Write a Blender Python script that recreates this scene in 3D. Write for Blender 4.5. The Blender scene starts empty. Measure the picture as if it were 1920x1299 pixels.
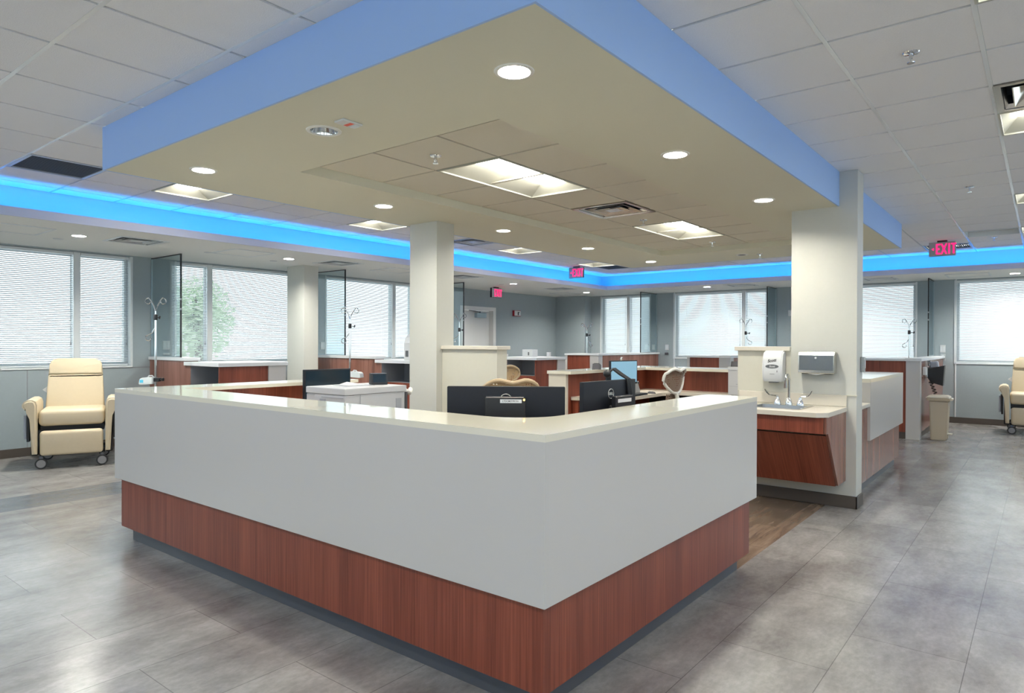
import bpy, bmesh, math, random
from mathutils import Vector, Matrix
random.seed(7)
S = bpy.context.scene
C = S.collection
PI = math.pi

# ------------------------------------------------------------------ materials
def nodes(name):
    m = bpy.data.materials.new(name); m.use_nodes = True
    nt = m.node_tree; b = nt.nodes['Principled BSDF']
    return m, nt, b
def mat(name, col, rough=.5, metal=0., noise=0., nscale=60., bump=0., spec=.5, trans=0., coat=0.):
    m, nt, b = nodes(name)
    b.inputs['Base Color'].default_value = (*col, 1); b.inputs['Roughness'].default_value = rough
    b.inputs['Metallic'].default_value = metal; b.inputs['Specular IOR Level'].default_value = spec
    b.inputs['Coat Weight'].default_value = coat; b.inputs['Coat Roughness'].default_value = .08
    if noise or bump:
        tc = nt.nodes.new('ShaderNodeTexCoord'); n = nt.nodes.new('ShaderNodeTexNoise')
        n.inputs['Scale'].default_value = nscale; n.inputs['Detail'].default_value = 4
        nt.links.new(tc.outputs['Object'], n.inputs['Vector'])
        if noise:
            r = nt.nodes.new('ShaderNodeMapRange'); r.inputs['To Min'].default_value = 1 - noise; r.inputs['To Max'].default_value = 1 + noise
            nt.links.new(n.outputs['Fac'], r.inputs['Value'])
            v = nt.nodes.new('ShaderNodeVectorMath'); v.operation = 'SCALE'; v.inputs[0].default_value = col
            nt.links.new(r.outputs['Result'], v.inputs['Scale']); nt.links.new(v.outputs['Vector'], b.inputs['Base Color'])
        if bump:
            bp = nt.nodes.new('ShaderNodeBump'); bp.inputs['Strength'].default_value = bump; bp.inputs['Distance'].default_value = .01
            nt.links.new(n.outputs['Fac'], bp.inputs['Height']); nt.links.new(bp.outputs['Normal'], b.inputs['Normal'])
    return m
def emit(name, col, st):
    m, nt, b = nodes(name)
    b.inputs['Base Color'].default_value = (*col, 1)
    b.inputs['Emission Color'].default_value = (*col, 1); b.inputs['Emission Strength'].default_value = st
    return m
def glass(name, tint, gloss):
    m, nt, b = nodes(name); nt.nodes.remove(b)
    o = nt.nodes['Material Output']; t = nt.nodes.new('ShaderNodeBsdfTransparent'); g = nt.nodes.new('ShaderNodeBsdfGlossy')
    t.inputs['Color'].default_value = (*tint, 1); g.inputs['Roughness'].default_value = .02
    mx = nt.nodes.new('ShaderNodeMixShader')
    lw = nt.nodes.new('ShaderNodeLayerWeight'); lw.inputs['Blend'].default_value = .15
    mr = nt.nodes.new('ShaderNodeMapRange'); mr.inputs['To Min'].default_value = gloss; mr.inputs['To Max'].default_value = min(1, gloss * 6)
    nt.links.new(lw.outputs['Fresnel'], mr.inputs['Value']); nt.links.new(mr.outputs['Result'], mx.inputs['Fac'])
    nt.links.new(t.outputs[0], mx.inputs[1]); nt.links.new(g.outputs[0], mx.inputs[2]); nt.links.new(mx.outputs[0], o.inputs['Surface'])
    return m
def wood(name, dark, light, rough=.3):
    m, nt, b = nodes(name)
    tc = nt.nodes.new('ShaderNodeTexCoord'); sp = nt.nodes.new('ShaderNodeSeparateXYZ'); nt.links.new(tc.outputs['Object'], sp.inputs[0])
    gn = nt.nodes.new('ShaderNodeSeparateXYZ'); nt.links.new(tc.outputs['Normal'], gn.inputs[0])
    def ma(op, p, q=None):
        k = nt.nodes.new('ShaderNodeMath'); k.operation = op; nt.links.new(p, k.inputs[0])
        if q: nt.links.new(q, k.inputs[1])
        return k
    ad = ma('ADD', ma('MULTIPLY', sp.outputs['X'], ma('ABSOLUTE', gn.outputs['Y']).outputs[0]).outputs[0], ma('MULTIPLY', sp.outputs['Y'], ma('ABSOLUTE', gn.outputs['X']).outputs[0]).outputs[0])
    def grain(fx, fz, det):
        cb = nt.nodes.new('ShaderNodeCombineXYZ')
        a = nt.nodes.new('ShaderNodeMath'); a.operation = 'MULTIPLY'; a.inputs[1].default_value = fx; nt.links.new(ad.outputs[0], a.inputs[0])
        z = nt.nodes.new('ShaderNodeMath'); z.operation = 'MULTIPLY'; z.inputs[1].default_value = fz; nt.links.new(sp.outputs['Z'], z.inputs[0])
        nt.links.new(a.outputs[0], cb.inputs[0]); nt.links.new(z.outputs[0], cb.inputs[2])
        n = nt.nodes.new('ShaderNodeTexNoise'); n.inputs['Scale'].default_value = 1; n.inputs['Detail'].default_value = det
        nt.links.new(cb.outputs[0], n.inputs['Vector']); return n.outputs['Fac']
    g1 = grain(9, .35, 2); g2 = grain(110, 2.2, 3)
    mx = nt.nodes.new('ShaderNodeMix'); mx.inputs[0].default_value = .55; nt.links.new(g1, mx.inputs[2]); nt.links.new(g2, mx.inputs[3])
    cr = nt.nodes.new('ShaderNodeValToRGB'); cr.color_ramp.elements[0].position = .33; cr.color_ramp.elements[1].position = .68
    cr.color_ramp.elements[0].color = (*dark, 1); cr.color_ramp.elements[1].color = (*light, 1)
    nt.links.new(mx.outputs[0], cr.inputs[0]); nt.links.new(cr.outputs[0], b.inputs['Base Color'])
    b.inputs['Roughness'].default_value = rough
    return m
def floor_mat():
    m, nt, b = nodes('vinyl_floor')
    L = nt.links.new
    tc = nt.nodes.new('ShaderNodeTexCoord'); P = tc.outputs['Object']
    def brick(w, h, mort):
        mp = nt.nodes.new('ShaderNodeMapping'); mp.inputs['Location'].default_value = (.13, .2, 0); L(P, mp.inputs[0])
        k = nt.nodes.new('ShaderNodeTexBrick'); k.inputs['Scale'].default_value = 1; k.inputs['Brick Width'].default_value = w
        k.inputs['Row Height'].default_value = h; k.inputs['Mortar Size'].default_value = mort; k.inputs['Mortar Smooth'].default_value = .3
        k.inputs['Bias'].default_value = 0; k.offset = .5
        L(mp.outputs[0], k.inputs['Vector']); return k
    def noise(sc, det, stretch=(1, 1, 1), rough=.6):
        mp = nt.nodes.new('ShaderNodeMapping'); mp.inputs['Scale'].default_value = stretch; L(P, mp.inputs[0])
        n = nt.nodes.new('ShaderNodeTexNoise'); n.inputs['Scale'].default_value = sc; n.inputs['Detail'].default_value = det; n.inputs['Roughness'].default_value = rough
        L(mp.outputs[0], n.inputs['Vector']); return n.outputs['Fac']
    def ramp(fac, a, c, p0=.3, p1=.7):
        cr = nt.nodes.new('ShaderNodeValToRGB'); cr.color_ramp.elements[0].position = p0; cr.color_ramp.elements[1].position = p1
        cr.color_ramp.elements[0].color = (*a, 1); cr.color_ramp.elements[1].color = (*c, 1); L(fac, cr.inputs[0]); return cr.outputs[0]
    def mix(f, a, c, mode='MIX'):
        x = nt.nodes.new('ShaderNodeMix'); x.data_type = 'RGBA'; x.blend_type = mode
        if isinstance(f, float): x.inputs[0].default_value = f
        else: L(f, x.inputs[0])
        L(a, x.inputs[6]); L(c, x.inputs[7]); return x.outputs[2]
    k = brick(.92, .46, .0022)
    k.inputs['Color1'].default_value = (.90, .90, .90, 1); k.inputs['Color2'].default_value = (1.08, 1.08, 1.08, 1); k.inputs['Mortar'].default_value = (.55, .55, .55, 1)
    base = ramp(noise(1.7, 9, (1, 1.7, 1), .66), FL_A, FL_B, .36, .66)
    spk = ramp(noise(26, 6, (1, 1.6, 1), .7), (.90, .90, .90), (1.10, 1.10, 1.10), .35, .68)
    tile = mix(1., mix(1., base, spk, 'MULTIPLY'), k.outputs['Color'], 'MULTIPLY')
    # brown plank floor inside the station
    k2 = brick(1.2, .18, .0015)
    k2.inputs['Color1'].default_value = (.8, .8, .8, 1); k2.inputs['Color2'].default_value = (1.15, 1.15, 1.15, 1); k2.inputs['Mortar'].default_value = (.5, .5, .5, 1)
    pl = mix(1., ramp(noise(2.2, 6, (1, 9, 1)), (.10, .070, .052), (.225, .165, .122)), k2.outputs['Color'], 'MULTIPLY')
    sp = nt.nodes.new('ShaderNodeSeparateXYZ'); L(P, sp.inputs[0])
    def rng(s, a, c):
        g = nt.nodes.new('ShaderNodeMath'); g.operation = 'GREATER_THAN'; g.inputs[1].default_value = a; L(s, g.inputs[0])
        l = nt.nodes.new('ShaderNodeMath'); l.operation = 'LESS_THAN'; l.inputs[1].default_value = c; L(s, l.inputs[0])
        q = nt.nodes.new('ShaderNodeMath'); q.operation = 'MULTIPLY'; L(g.outputs[0], q.inputs[0]); L(l.outputs[0], q.inputs[1]); return q.outputs[0]
    ins = nt.nodes.new('ShaderNodeMath'); ins.operation = 'MULTIPLY'; L(rng(sp.outputs['X'], 2.05, 8.9), ins.inputs[0]); L(rng(sp.outputs['Y'], 1.485, 5.0), ins.inputs[1])
    # slate accent band along the window bays
    band = rng(sp.outputs['Y'], 6.66, 7.24)
    bcol = mix(1., ramp(noise(4, 7, (.5, 2, 1)), (.105, .12, .135), (.20, .215, .23)), k.outputs['Color'], 'MULTIPLY')
    col = mix(ins.outputs[0], mix(band, tile, bcol), pl)
    L(col, b.inputs['Base Color'])
    rn = noise(5, 4); rr = nt.nodes.new('ShaderNodeMapRange'); rr.inputs['To Min'].default_value = .20; rr.inputs['To Max'].default_value = .28
    L(rn, rr.inputs['Value']); L(rr.outputs[0], b.inputs['Roughness'])
    bn = noise(75, 3, (1, 1.5, 1)); bp = nt.nodes.new('ShaderNodeBump'); bp.inputs['Strength'].default_value = .05; bp.inputs['Distance'].default_value = .004
    L(bn, bp.inputs['Height']); L(bp.outputs[0], b.inputs['Normal'])
    b.inputs['Specular IOR Level'].default_value = .85
    return m
def mesh_fabric(name, col):
    m, nt, b = nodes(name); L = nt.links.new
    b.inputs['Base Color'].default_value = (*col, 1); b.inputs['Roughness'].default_value = .6
    tc = nt.nodes.new('ShaderNodeTexCoord'); v = nt.nodes.new('ShaderNodeTexVoronoi'); v.inputs['Scale'].default_value = 42; v.inputs['Randomness'].default_value = .25
    L(tc.outputs['Object'], v.inputs['Vector'])
    lt = nt.nodes.new('ShaderNodeMath'); lt.operation = 'GREATER_THAN'; lt.inputs[1].default_value = .26; L(v.outputs['Distance'], lt.inputs[0])
    L(lt.outputs[0], b.inputs['Alpha']); return m

FL_A, FL_B = (.185, .175, .17), (.335, .325, .315)
M = {}
M['floor'] = floor_mat()
M['tile'] = mat('ceiling_tile', (.85, .845, .855), .9, noise=.04, nscale=160, bump=.25)
M['grid'] = mat('grid_metal', (.50, .53, .55), .3)
M['runner'] = mat('runner_glint', (.80, .83, .84), .22, spec=.8)  # tee metal made paler, window glint put into the colour
M['drywall'] = mat('ceiling_paint', (.87, .88, .85), .8, noise=.015)
M['soffit'] = mat('soffit_cream', (.68, .665, .55), .75, noise=.015)
M['soffit_side'] = mat('soffit_side_blue_spill', (.36, .54, .88), .6)  # blue light spill on the white soffit sides put into the colour
M['cove'] = mat('cove_blue_glow', (.42, .62, .80), .7)  # white cove, blue LED glow deepened in the base colour
M['fascia'] = mat('fascia_lilac', (.60, .62, .74), .6)
M['wall'] = mat('wall_blue_grey', (.345, .405, .435), .7, noise=.03, nscale=25)
M['wallwhite'] = mat('wall_plain', (.7, .7, .68), .7)
M['cream'] = mat('wall_cream', (.60, .59, .51), .65, noise=.02, nscale=30)
M['column'] = mat('column_paint', (.57, .575, .53), .6, noise=.02, nscale=30)
M['base'] = mat('rubber_base', (.085, .07, .06), .5)
M['white'] = mat('white_solid_surface', (.53, .52, .505), .24, noise=.01, nscale=120)
M['counter'] = mat('cream_quartz', (.74, .71, .60), .07, noise=.03, nscale=200, coat=.3)
M['counter_satin'] = mat('cream_laminate_top', (.64, .60, .52), .3)
M['wood'] = wood('mahogany_laminate', (.125, .024, .012), (.30, .078, .042), .38)
M['wood2'] = wood('mahogany_laminate_light', (.165, .066, .047), (.35, .165, .125), .22)
M['kick'] = mat('toe_kick_metal', (.10, .11, .13), .35, .4)
M['grey'] = mat('grey_laminate', (.27, .28, .30), .5)
M['capwhite'] = mat('white_cap', (.72, .74, .76), .3)
M['frame'] = mat('white_window_frame', (.72, .76, .78), .4)
M['blind'] = None
M['pane'] = glass('window_glass', (.93, .97, .97), .05)
M['screen'] = glass('screen_glass', (.86, .92, .935), .06)
M['black'] = mat('black_plastic', (.012, .013, .016), .38)
M['blackmatte'] = mat('black_matte', (.01, .01, .012), .6)
M['navy'] = mat('monitor_back', (.006, .008, .013), .5, spec=.3)
M['display'] = mat('dark_display', (.006, .02, .035), .12)
M['display_blue'] = emit('lit_display', (.16, .30, .40), .26)
M['chrome'] = mat('chrome', (.78, .80, .82), .08, 1.)
M['steel'] = mat('brushed_steel', (.36, .37, .37), .3, 1., noise=.05)
M['steelrim'] = mat('polished_steel', (.75, .73, .68), .16, 1.)
M['vinyl'] = mat('cream_vinyl', (.60, .51, .36), .42, noise=.03, nscale=30)
M['tan'] = mat('tan_plastic', (.47, .40, .30), .45)
M['tanlight'] = mat('tan_lid', (.60, .55, .45), .4)
M['mesh_tan'] = mesh_fabric('tan_mesh', (.50, .36, .20))
M['mesh_brown'] = mesh_fabric('brown_mesh', (.20, .14, .10))
M['tanframe'] = mat('tan_chair_frame', (.52, .40, .25), .5)
M['chairwhite'] = mat('white_chair_frame', (.70, .70, .66), .35)
M['plastic'] = mat('white_plastic', (.66, .68, .69), .35)
M['printer'] = mat('printer_white', (.52, .53, .55), .4)
M['printergrey'] = mat('printer_vent', (.34, .36, .40), .5)
M['lens'] = emit('troffer_lens', (1., .96, .87), 6.5)
M['reflector'] = mat('troffer_reflector', (.52, .52, .45), .6)
M['lamp'] = emit('downlight_lamp', (1., .95, .83), 235.)
M['lampdim'] = emit('bay_lamp', (1., .97, .88), 560.)
M['cone'] = mat('downlight_cone', (.5, .5, .46), .4)
M['trimring'] = mat('downlight_ring', (.78, .78, .74), .4)
M['dark'] = mat('dark_void', (.02, .03, .045), .8)
M['grille'] = mat('dark_grille', (.07, .085, .105), .6)
M['exitred'] = emit('exit_letters', (1., .012, .13), .55)
M['exitface'] = mat('exit_face_grey', (.36, .38, .42), .4)
M['exitfacel'] = mat('exit_face_pale', (.50, .50, .55), .4)
M['red'] = mat('alarm_red', (.42, .01, .03), .4)
M['redmark'] = mat('red_mark', (.75, .12, .08), .5)
M['closer'] = mat('closer_metal', (.38, .46, .50), .35, .6)
M['door'] = mat('door_paint', (.78, .79, .78), .5)
M['tyre'] = mat('caster_tyre', (.02, .022, .025), .6)
M['wheel'] = mat('caster_hub', (.26, .26, .27), .5)
M['chairgrey'] = mat('side_tray_grey', (.36, .39, .45), .4)
M['pump'] = mat('pump_body', (.68, .74, .76), .35)
M['pumpblue'] = emit('pump_screen', (.05, .28, .40), .3)
M['label'] = mat('label_white', (.7, .71, .72), .5)
M['ink'] = mat('ink_dark', (.06, .06, .07), .5)
M['ellipse'] = mat('dispenser_window', (.13, .14, .15), .3)
M['paper'] = mat('paper', (.78, .78, .76), .8)
M['amber'] = emit('amber_led', (1., .45, .06), 4.)
M['silver'] = mat('logo_silver', (.6, .6, .58), .3, .6)
M['bottleblue'] = mat('bottle_blue', (.25, .45, .62), .3)
M['leaf'] = mat('tree_leaf', (.66, .76, .56), .6, noise=.3, nscale=2)
M['bark'] = mat('tree_bark', (.16, .11, .07), .9)
m, nt, b = nodes('blind_slat')       # translucent white slats
b.inputs['Base Color'].default_value = (.40, .44, .47, 1); b.inputs['Roughness'].default_value = .5
tr = nt.nodes.new('ShaderNodeBsdfTranslucent'); tr.inputs['Color'].default_value = (.8, .86, .9, 1)
mx = nt.nodes.new('ShaderNodeMixShader'); mx.inputs[0].default_value = .10
nt.links.new(b.outputs[0], mx.inputs[1]); nt.links.new(tr.outputs[0], mx.inputs[2]); nt.links.new(mx.outputs[0], nt.nodes['Material Output'].inputs['Surface'])
M['blind'] = m

# ------------------------------------------------------------------ geometry helpers
def B(): return bmesh.new()
def box(bm, x0, x1, y0, y1, z0, z1, bev=0., seg=2, mi=0, mtx=None):
    mm = Matrix.Translation(((x0+x1)/2, (y0+y1)/2, (z0+z1)/2)) @ Matrix.Diagonal((abs(x1-x0), abs(y1-y0), abs(z1-z0), 1))
    r = bmesh.ops.create_cube(bm, size=1, matrix=(mtx @ mm) if mtx else mm)
    vs = r['verts']; fs = {f for v in vs for f in v.link_faces}
    for f in fs: f.material_index = mi
    if bev:
        es = list({e for v in vs for e in v.link_edges})
        rr = bmesh.ops.bevel(bm, geom=es, offset=bev, segments=seg, affect='EDGES', profile=.5)
        for f in rr['faces']: f.material_index = mi
    return bm
def prism(bm, poly, z0, z1, mi=0, mtx=None):
    a = [bm.verts.new((x, y, z0)) for x, y in poly]; c = [bm.verts.new((x, y, z1)) for x, y in poly]
    n = len(poly); fs = [bm.faces.new(a[::-1]), bm.faces.new(c)]
    for i in range(n): fs.append(bm.faces.new((a[i], a[(i+1) % n], c[(i+1) % n], c[i])))
    for f in fs: f.material_index = mi
    if mtx: bmesh.ops.transform(bm, matrix=mtx, verts=a+c)
    return bm
def extr(bm, poly, axis, a0, a1, mi=0):
    """polygon in the plane normal to axis; axis 'x': poly=(y,z); axis 'y': poly=(x,z)"""
    mk = (lambda p, t: (t, p[0], p[1])) if axis == 'x' else (lambda p, t: (p[0], t, p[1]))
    a = [bm.verts.new(mk(p, a0)) for p in poly]; c = [bm.verts.new(mk(p, a1)) for p in poly]; n = len(poly)
    fs = [bm.faces.new(a[::-1]), bm.faces.new(c)]
    for i in range(n): fs.append(bm.faces.new((a[i], a[(i+1) % n], c[(i+1) % n], c[i])))
    for f in fs: f.material_index = mi
    return bm
def tube(bm, pts, r, n=8, cyc=False, mi=0):
    pts = [Vector(p) for p in pts]; N = len(pts); rings = []
    rad = r if isinstance(r, (list, tuple)) else [r]*N
    up = Vector((0, 0, 1))
    for i, p in enumerate(pts):
        if cyc: d = pts[(i+1) % N]-pts[i-1]
        else: d = pts[min(i+1, N-1)]-pts[max(i-1, 0)]
        d.normalize(); s = d.cross(up if abs(d.z) < .95 else Vector((1, 0, 0))); s.normalize(); t = s.cross(d)
        rings.append([bm.verts.new(p+(s*math.cos(2*PI*k/n)+t*math.sin(2*PI*k/n))*rad[i]) for k in range(n)])
    for i in range(N if cyc else N-1):
        a, c = rings[i], rings[(i+1) % N]
        for k in range(n):
            f = bm.faces.new((a[k], a[(k+1) % n], c[(k+1) % n], c[k])); f.material_index = mi
    if not cyc:
        bm.faces.new(rings[0][::-1]).material_index = mi; bm.faces.new(rings[-1]).material_index = mi
    return bm
def lathe(bm, prof, n=24, cx=0, cy=0, mi=0, cap=True):
    rings = []
    for r, z in prof: rings.append([bm.verts.new((cx+r*math.cos(2*PI*k/n), cy+r*math.sin(2*PI*k/n), z)) for k in range(n)])
    for a, c in zip(rings, rings[1:]):
        for k in range(n): bm.faces.new((a[k], a[(k+1) % n], c[(k+1) % n], c[k])).material_index = mi
    if cap:
        bm.faces.new(rings[0][::-1]).material_index = mi; bm.faces.new(rings[-1]).material_index = mi
    return bm
def obj(name, bm, mt, parent=None, smooth=False, fix=True):
    if fix: bmesh.ops.recalc_face_normals(bm, faces=bm.faces)
    me = bpy.data.meshes.new(name); bm.to_mesh(me); bm.free()
    for k in (mt if isinstance(mt, (list, tuple)) else [mt]): me.materials.append(k)
    if smooth:
        me.polygons.foreach_set('use_smooth', [True]*len(me.polygons)); me.set_sharp_from_angle(angle=math.radians(38))
    o = bpy.data.objects.new(name, me); C.objects.link(o)
    if parent: o.parent = parent
    return o
def wpart(name, bm, mt, parent, smooth=False):
    """part whose bmesh is in world coordinates; the parent sits at an unrotated location"""
    p = parent; off = Vector((0, 0, 0))
    while p: off += p.location; p = p.parent
    bmesh.ops.translate(bm, vec=-off, verts=bm.verts)
    return obj(name, bm, mt, parent, smooth)
def thing(name, label, cat, loc=(0, 0, 0), rz=0., group=None):
    o = bpy.data.objects.new(name, None); C.objects.link(o); o.empty_display_size = .1
    o.location = loc; o.rotation_euler = (0, 0, rz); o['label'] = label; o['category'] = cat
    if group: o['group'] = group
    return o
def tag(o, label, cat, group=None):
    o['label'] = label; o['category'] = cat
    if group: o['group'] = group
    return o
def struct(name, bm, mt, parent=None, smooth=False):
    o = obj(name, bm, mt, parent, smooth)
    if not parent: o['kind'] = 'structure'
    return o
def sroot(name, loc):
    o = bpy.data.objects.new(name, None); C.objects.link(o); o.location = loc; o['kind'] = 'structure'; o.empty_display_size = .1
    return o
def dup(root, label, loc=None, rz=None, group=None):
    r = root.copy(); C.objects.link(r); r['label'] = label
    if loc is not None: r.location = loc
    if rz is not None: r.rotation_euler = (0, 0, rz)
    if group: r['group'] = group
    for ch in list(root.children):
        c = ch.copy(); C.objects.link(c); c.parent = r
        for g in list(ch.children):
            d = g.copy(); C.objects.link(d); d.parent = c
    return r
def text_bm(txt, size, depth, bold=0., shear=0., sx=1.):
    cu = bpy.data.curves.new('t', 'FONT'); cu.body = txt; cu.size = size; cu.extrude = depth; cu.offset = bold; cu.shear = shear
    cu.align_x = 'CENTER'; cu.align_y = 'CENTER'
    o = bpy.data.objects.new('t', cu); C.objects.link(o)
    dg = bpy.context.evaluated_depsgraph_get(); me = bpy.data.meshes.new_from_object(o.evaluated_get(dg))
    bm = B(); bm.from_mesh(me); bpy.data.objects.remove(o); bpy.data.curves.remove(cu); bpy.data.meshes.remove(me)
    if sx != 1: bmesh.ops.scale(bm, vec=(sx, 1, 1), verts=bm.verts)
    return bm
def holed(bm, outer, holes, z, mi=0):
    """flat face with holes, triangulated"""
    es = []
    for loop in [outer]+holes:
        vs = [bm.verts.new((x, y, z)) for x, y in loop]
        for i in range(len(vs)): es.append(bm.edges.new((vs[i], vs[(i+1) % len(vs)])))
    r = bmesh.ops.triangle_fill(bm, use_beauty=True, use_dissolve=False, edges=es)
    for g in r['geom']:
        if isinstance(g, bmesh.types.BMFace): g.material_index = mi
def circle(cx, cy, r, n=20): return [(cx+r*math.cos(2*PI*k/n), cy+r*math.sin(2*PI*k/n)) for k in range(n)]
def rect(x0, x1, y0, y1): return [(x0, y0), (x1, y0), (x1, y1), (x0, y1)]

# ------------------------------------------------------------------ room constants (metres; X along the right face, Y along the left face)
CEIL, LOW, SOF, TRAY = 2.88, 2.56, 2.585, 2.65
XW, YW = 14.3, 9.7                     # far and left wall faces
XB, YR = -3.2, -4.2                    # wall behind, wall to the right (out of the frame)
FX, FY = 12.74, 7.48                   # edges of the lower perimeter ceiling
CX, CY = 13.0, 7.76                    # cove walls
XN, YN = -1.7, -2.6                    # the same edges on the unseen sides
GU0, GUP, GV0, GVP = 1.19, .5875, .25, .603
cu = lambda i: GU0+GUP*i
cv = lambda i: GV0+GVP*i

# ------------------------------------------------------------------ shell
struct('floor', box(B(), XB-.2, XW+.2, YR-.2, YW+.2, -.1, 0), M['floor'])

def wall_with_openings(name, axis, face, thick, a0, a1, z1, ops, mt):
    bm = B()
    def bx(p0, p1, z0, zz):
        if p1-p0 < 1e-4 or zz-z0 < 1e-4: return
        if axis == 'x': box(bm, p0, p1, face, face+thick, z0, zz)
        else: box(bm, face, face+thick, p0, p1, z0, zz)
    p = a0
    for o0, o1, b0, b1 in sorted(ops):
        bx(p, o0, 0, z1); bx(o0, o1, 0, b0); bx(o0, o1, b1, z1); p = o1
    bx(p, a1, 0, z1)
    return struct(name, bm, mt)
ZS, ZH = 1.07, 2.545
LW = [(-2.5, .55, .0), (1.15, 3.91, 3.27), (4.50, 6.46, 5.02), (7.05, 9.15, 8.63)]  # first opening is out of view, put in to bring daylight
FW = [(-3.3, -1.44, -2.2), (-.84, 1.25, -.25), (1.85, 3.94, 3.45), (4.54, 6.63, 5.05), (7.23, 8.56, 7.825)]
DX0, DX1, DZ = 10.50, 11.55, 2.13
wall_with_openings('wall_left', 'x', YW, .22, XB, XW+.22, 3.1, [(a, c, ZS, ZH) for a, c, _ in LW]+[(DX0, DX1, 0, DZ)], M['wall'])
wall_with_openings('wall_far', 'y', XW, .22, YR, YW, 3.1, [(a, c, ZS, ZH) for a, c, _ in FW], M['wall'])
FILL_RW = [(-2.4, 1.2), (1.9, 5.5), (6.2, 9.8), (10.5, 13.6)]          # unseen window openings added for daylight fill, right of and behind the viewer
FILL_BW = [(-3.6, -.6), (.0, 3.0), (3.6, 6.4), (7.0, 9.2)]
wall_with_openings('wall_right', 'x', YR-.2, .2, XB, XW+.2, 3.1, [(a, c, ZS, ZH) for a, c in FILL_RW], M['wallwhite'])
wall_with_openings('wall_behind', 'y', XB-.2, .2, YR-.2, YW+.2, 3.1, [(a, c, ZS, ZH) for a, c in FILL_BW], M['wallwhite'])
for k, (a, c) in enumerate(FILL_RW+FILL_BW):  # frames and panes of the added fill openings
    r_ = k < len(FILL_RW)
    root = sroot('window_%d' % (20+k), ((a+c)/2, YR, ZS) if r_ else (XB, (a+c)/2, ZS))
    fb = B(); pb = B(); m_ = (a+c)/2
    for p0, p1, z0, z1 in ((a, a+.05, ZS, ZH), (c-.05, c, ZS, ZH), (m_-.03, m_+.03, ZS, ZH), (a+.05, m_-.03, ZS, ZS+.05), (m_+.03, c-.05, ZS, ZS+.05), (a+.05, m_-.03, ZH-.05, ZH), (m_+.03, c-.05, ZH-.05, ZH)):
        if r_: box(fb, p0, p1, YR-.14, YR-.07, z0, z1)
        else: box(fb, XB-.14, XB-.07, p0, p1, z0, z1)
    if r_: box(pb, a+.05, c-.05, YR-.11, YR-.104, ZS+.05, ZH-.05)
    else: box(pb, XB-.11, XB-.104, a+.05, c-.05, ZS+.05, ZH-.05)
    wpart('window_frame', fb, M['frame'], root); wpart('pane', pb, M['pane'], root)
struct('wall_corner', box(B(), 14.0, XW, 8.84, YW, 0, LOW+.05), M['wall'])
struct('ceiling', box(B(), XB-.2, XW+.22, YR-.2, YW+.22, 3.1, 3.2), M['wallwhite'])
bm = B()
for a, c in ((XB, DX0-.06), (DX1+.06, 14.0)): box(bm, a, c, YW-.012, YW, 0, .105, .003, 1)
struct('baseboard_left', bm, M['base'])
bm = B(); box(bm, XW-.012, XW, YR, 8.84, 0, .105, .003, 1); box(bm, 13.988, 14.0, 8.84, YW-.012, 0, .105, .003, 1)
struct('baseboard_far', bm, M['base'])
# wainscot seam lines and corner guards
bm = B()
for a, c in ((XB, 1.15), (3.91, 4.15), (9.15, DX0-.06)): box(bm, a, c, YW-.004, YW, 1.045, 1.053)
for x in (2.72, 1.2): box(bm, x, x+.006, YW-.004, YW, .105, 1.045)
struct('trim_1', bm, M['grey'])
bm = B()
for y in (1.25, 6.63): box(bm, XW-.012, XW+.01, y-.02, y, .105, LOW)
struct('trim_2', bm, M['frame'])

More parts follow.
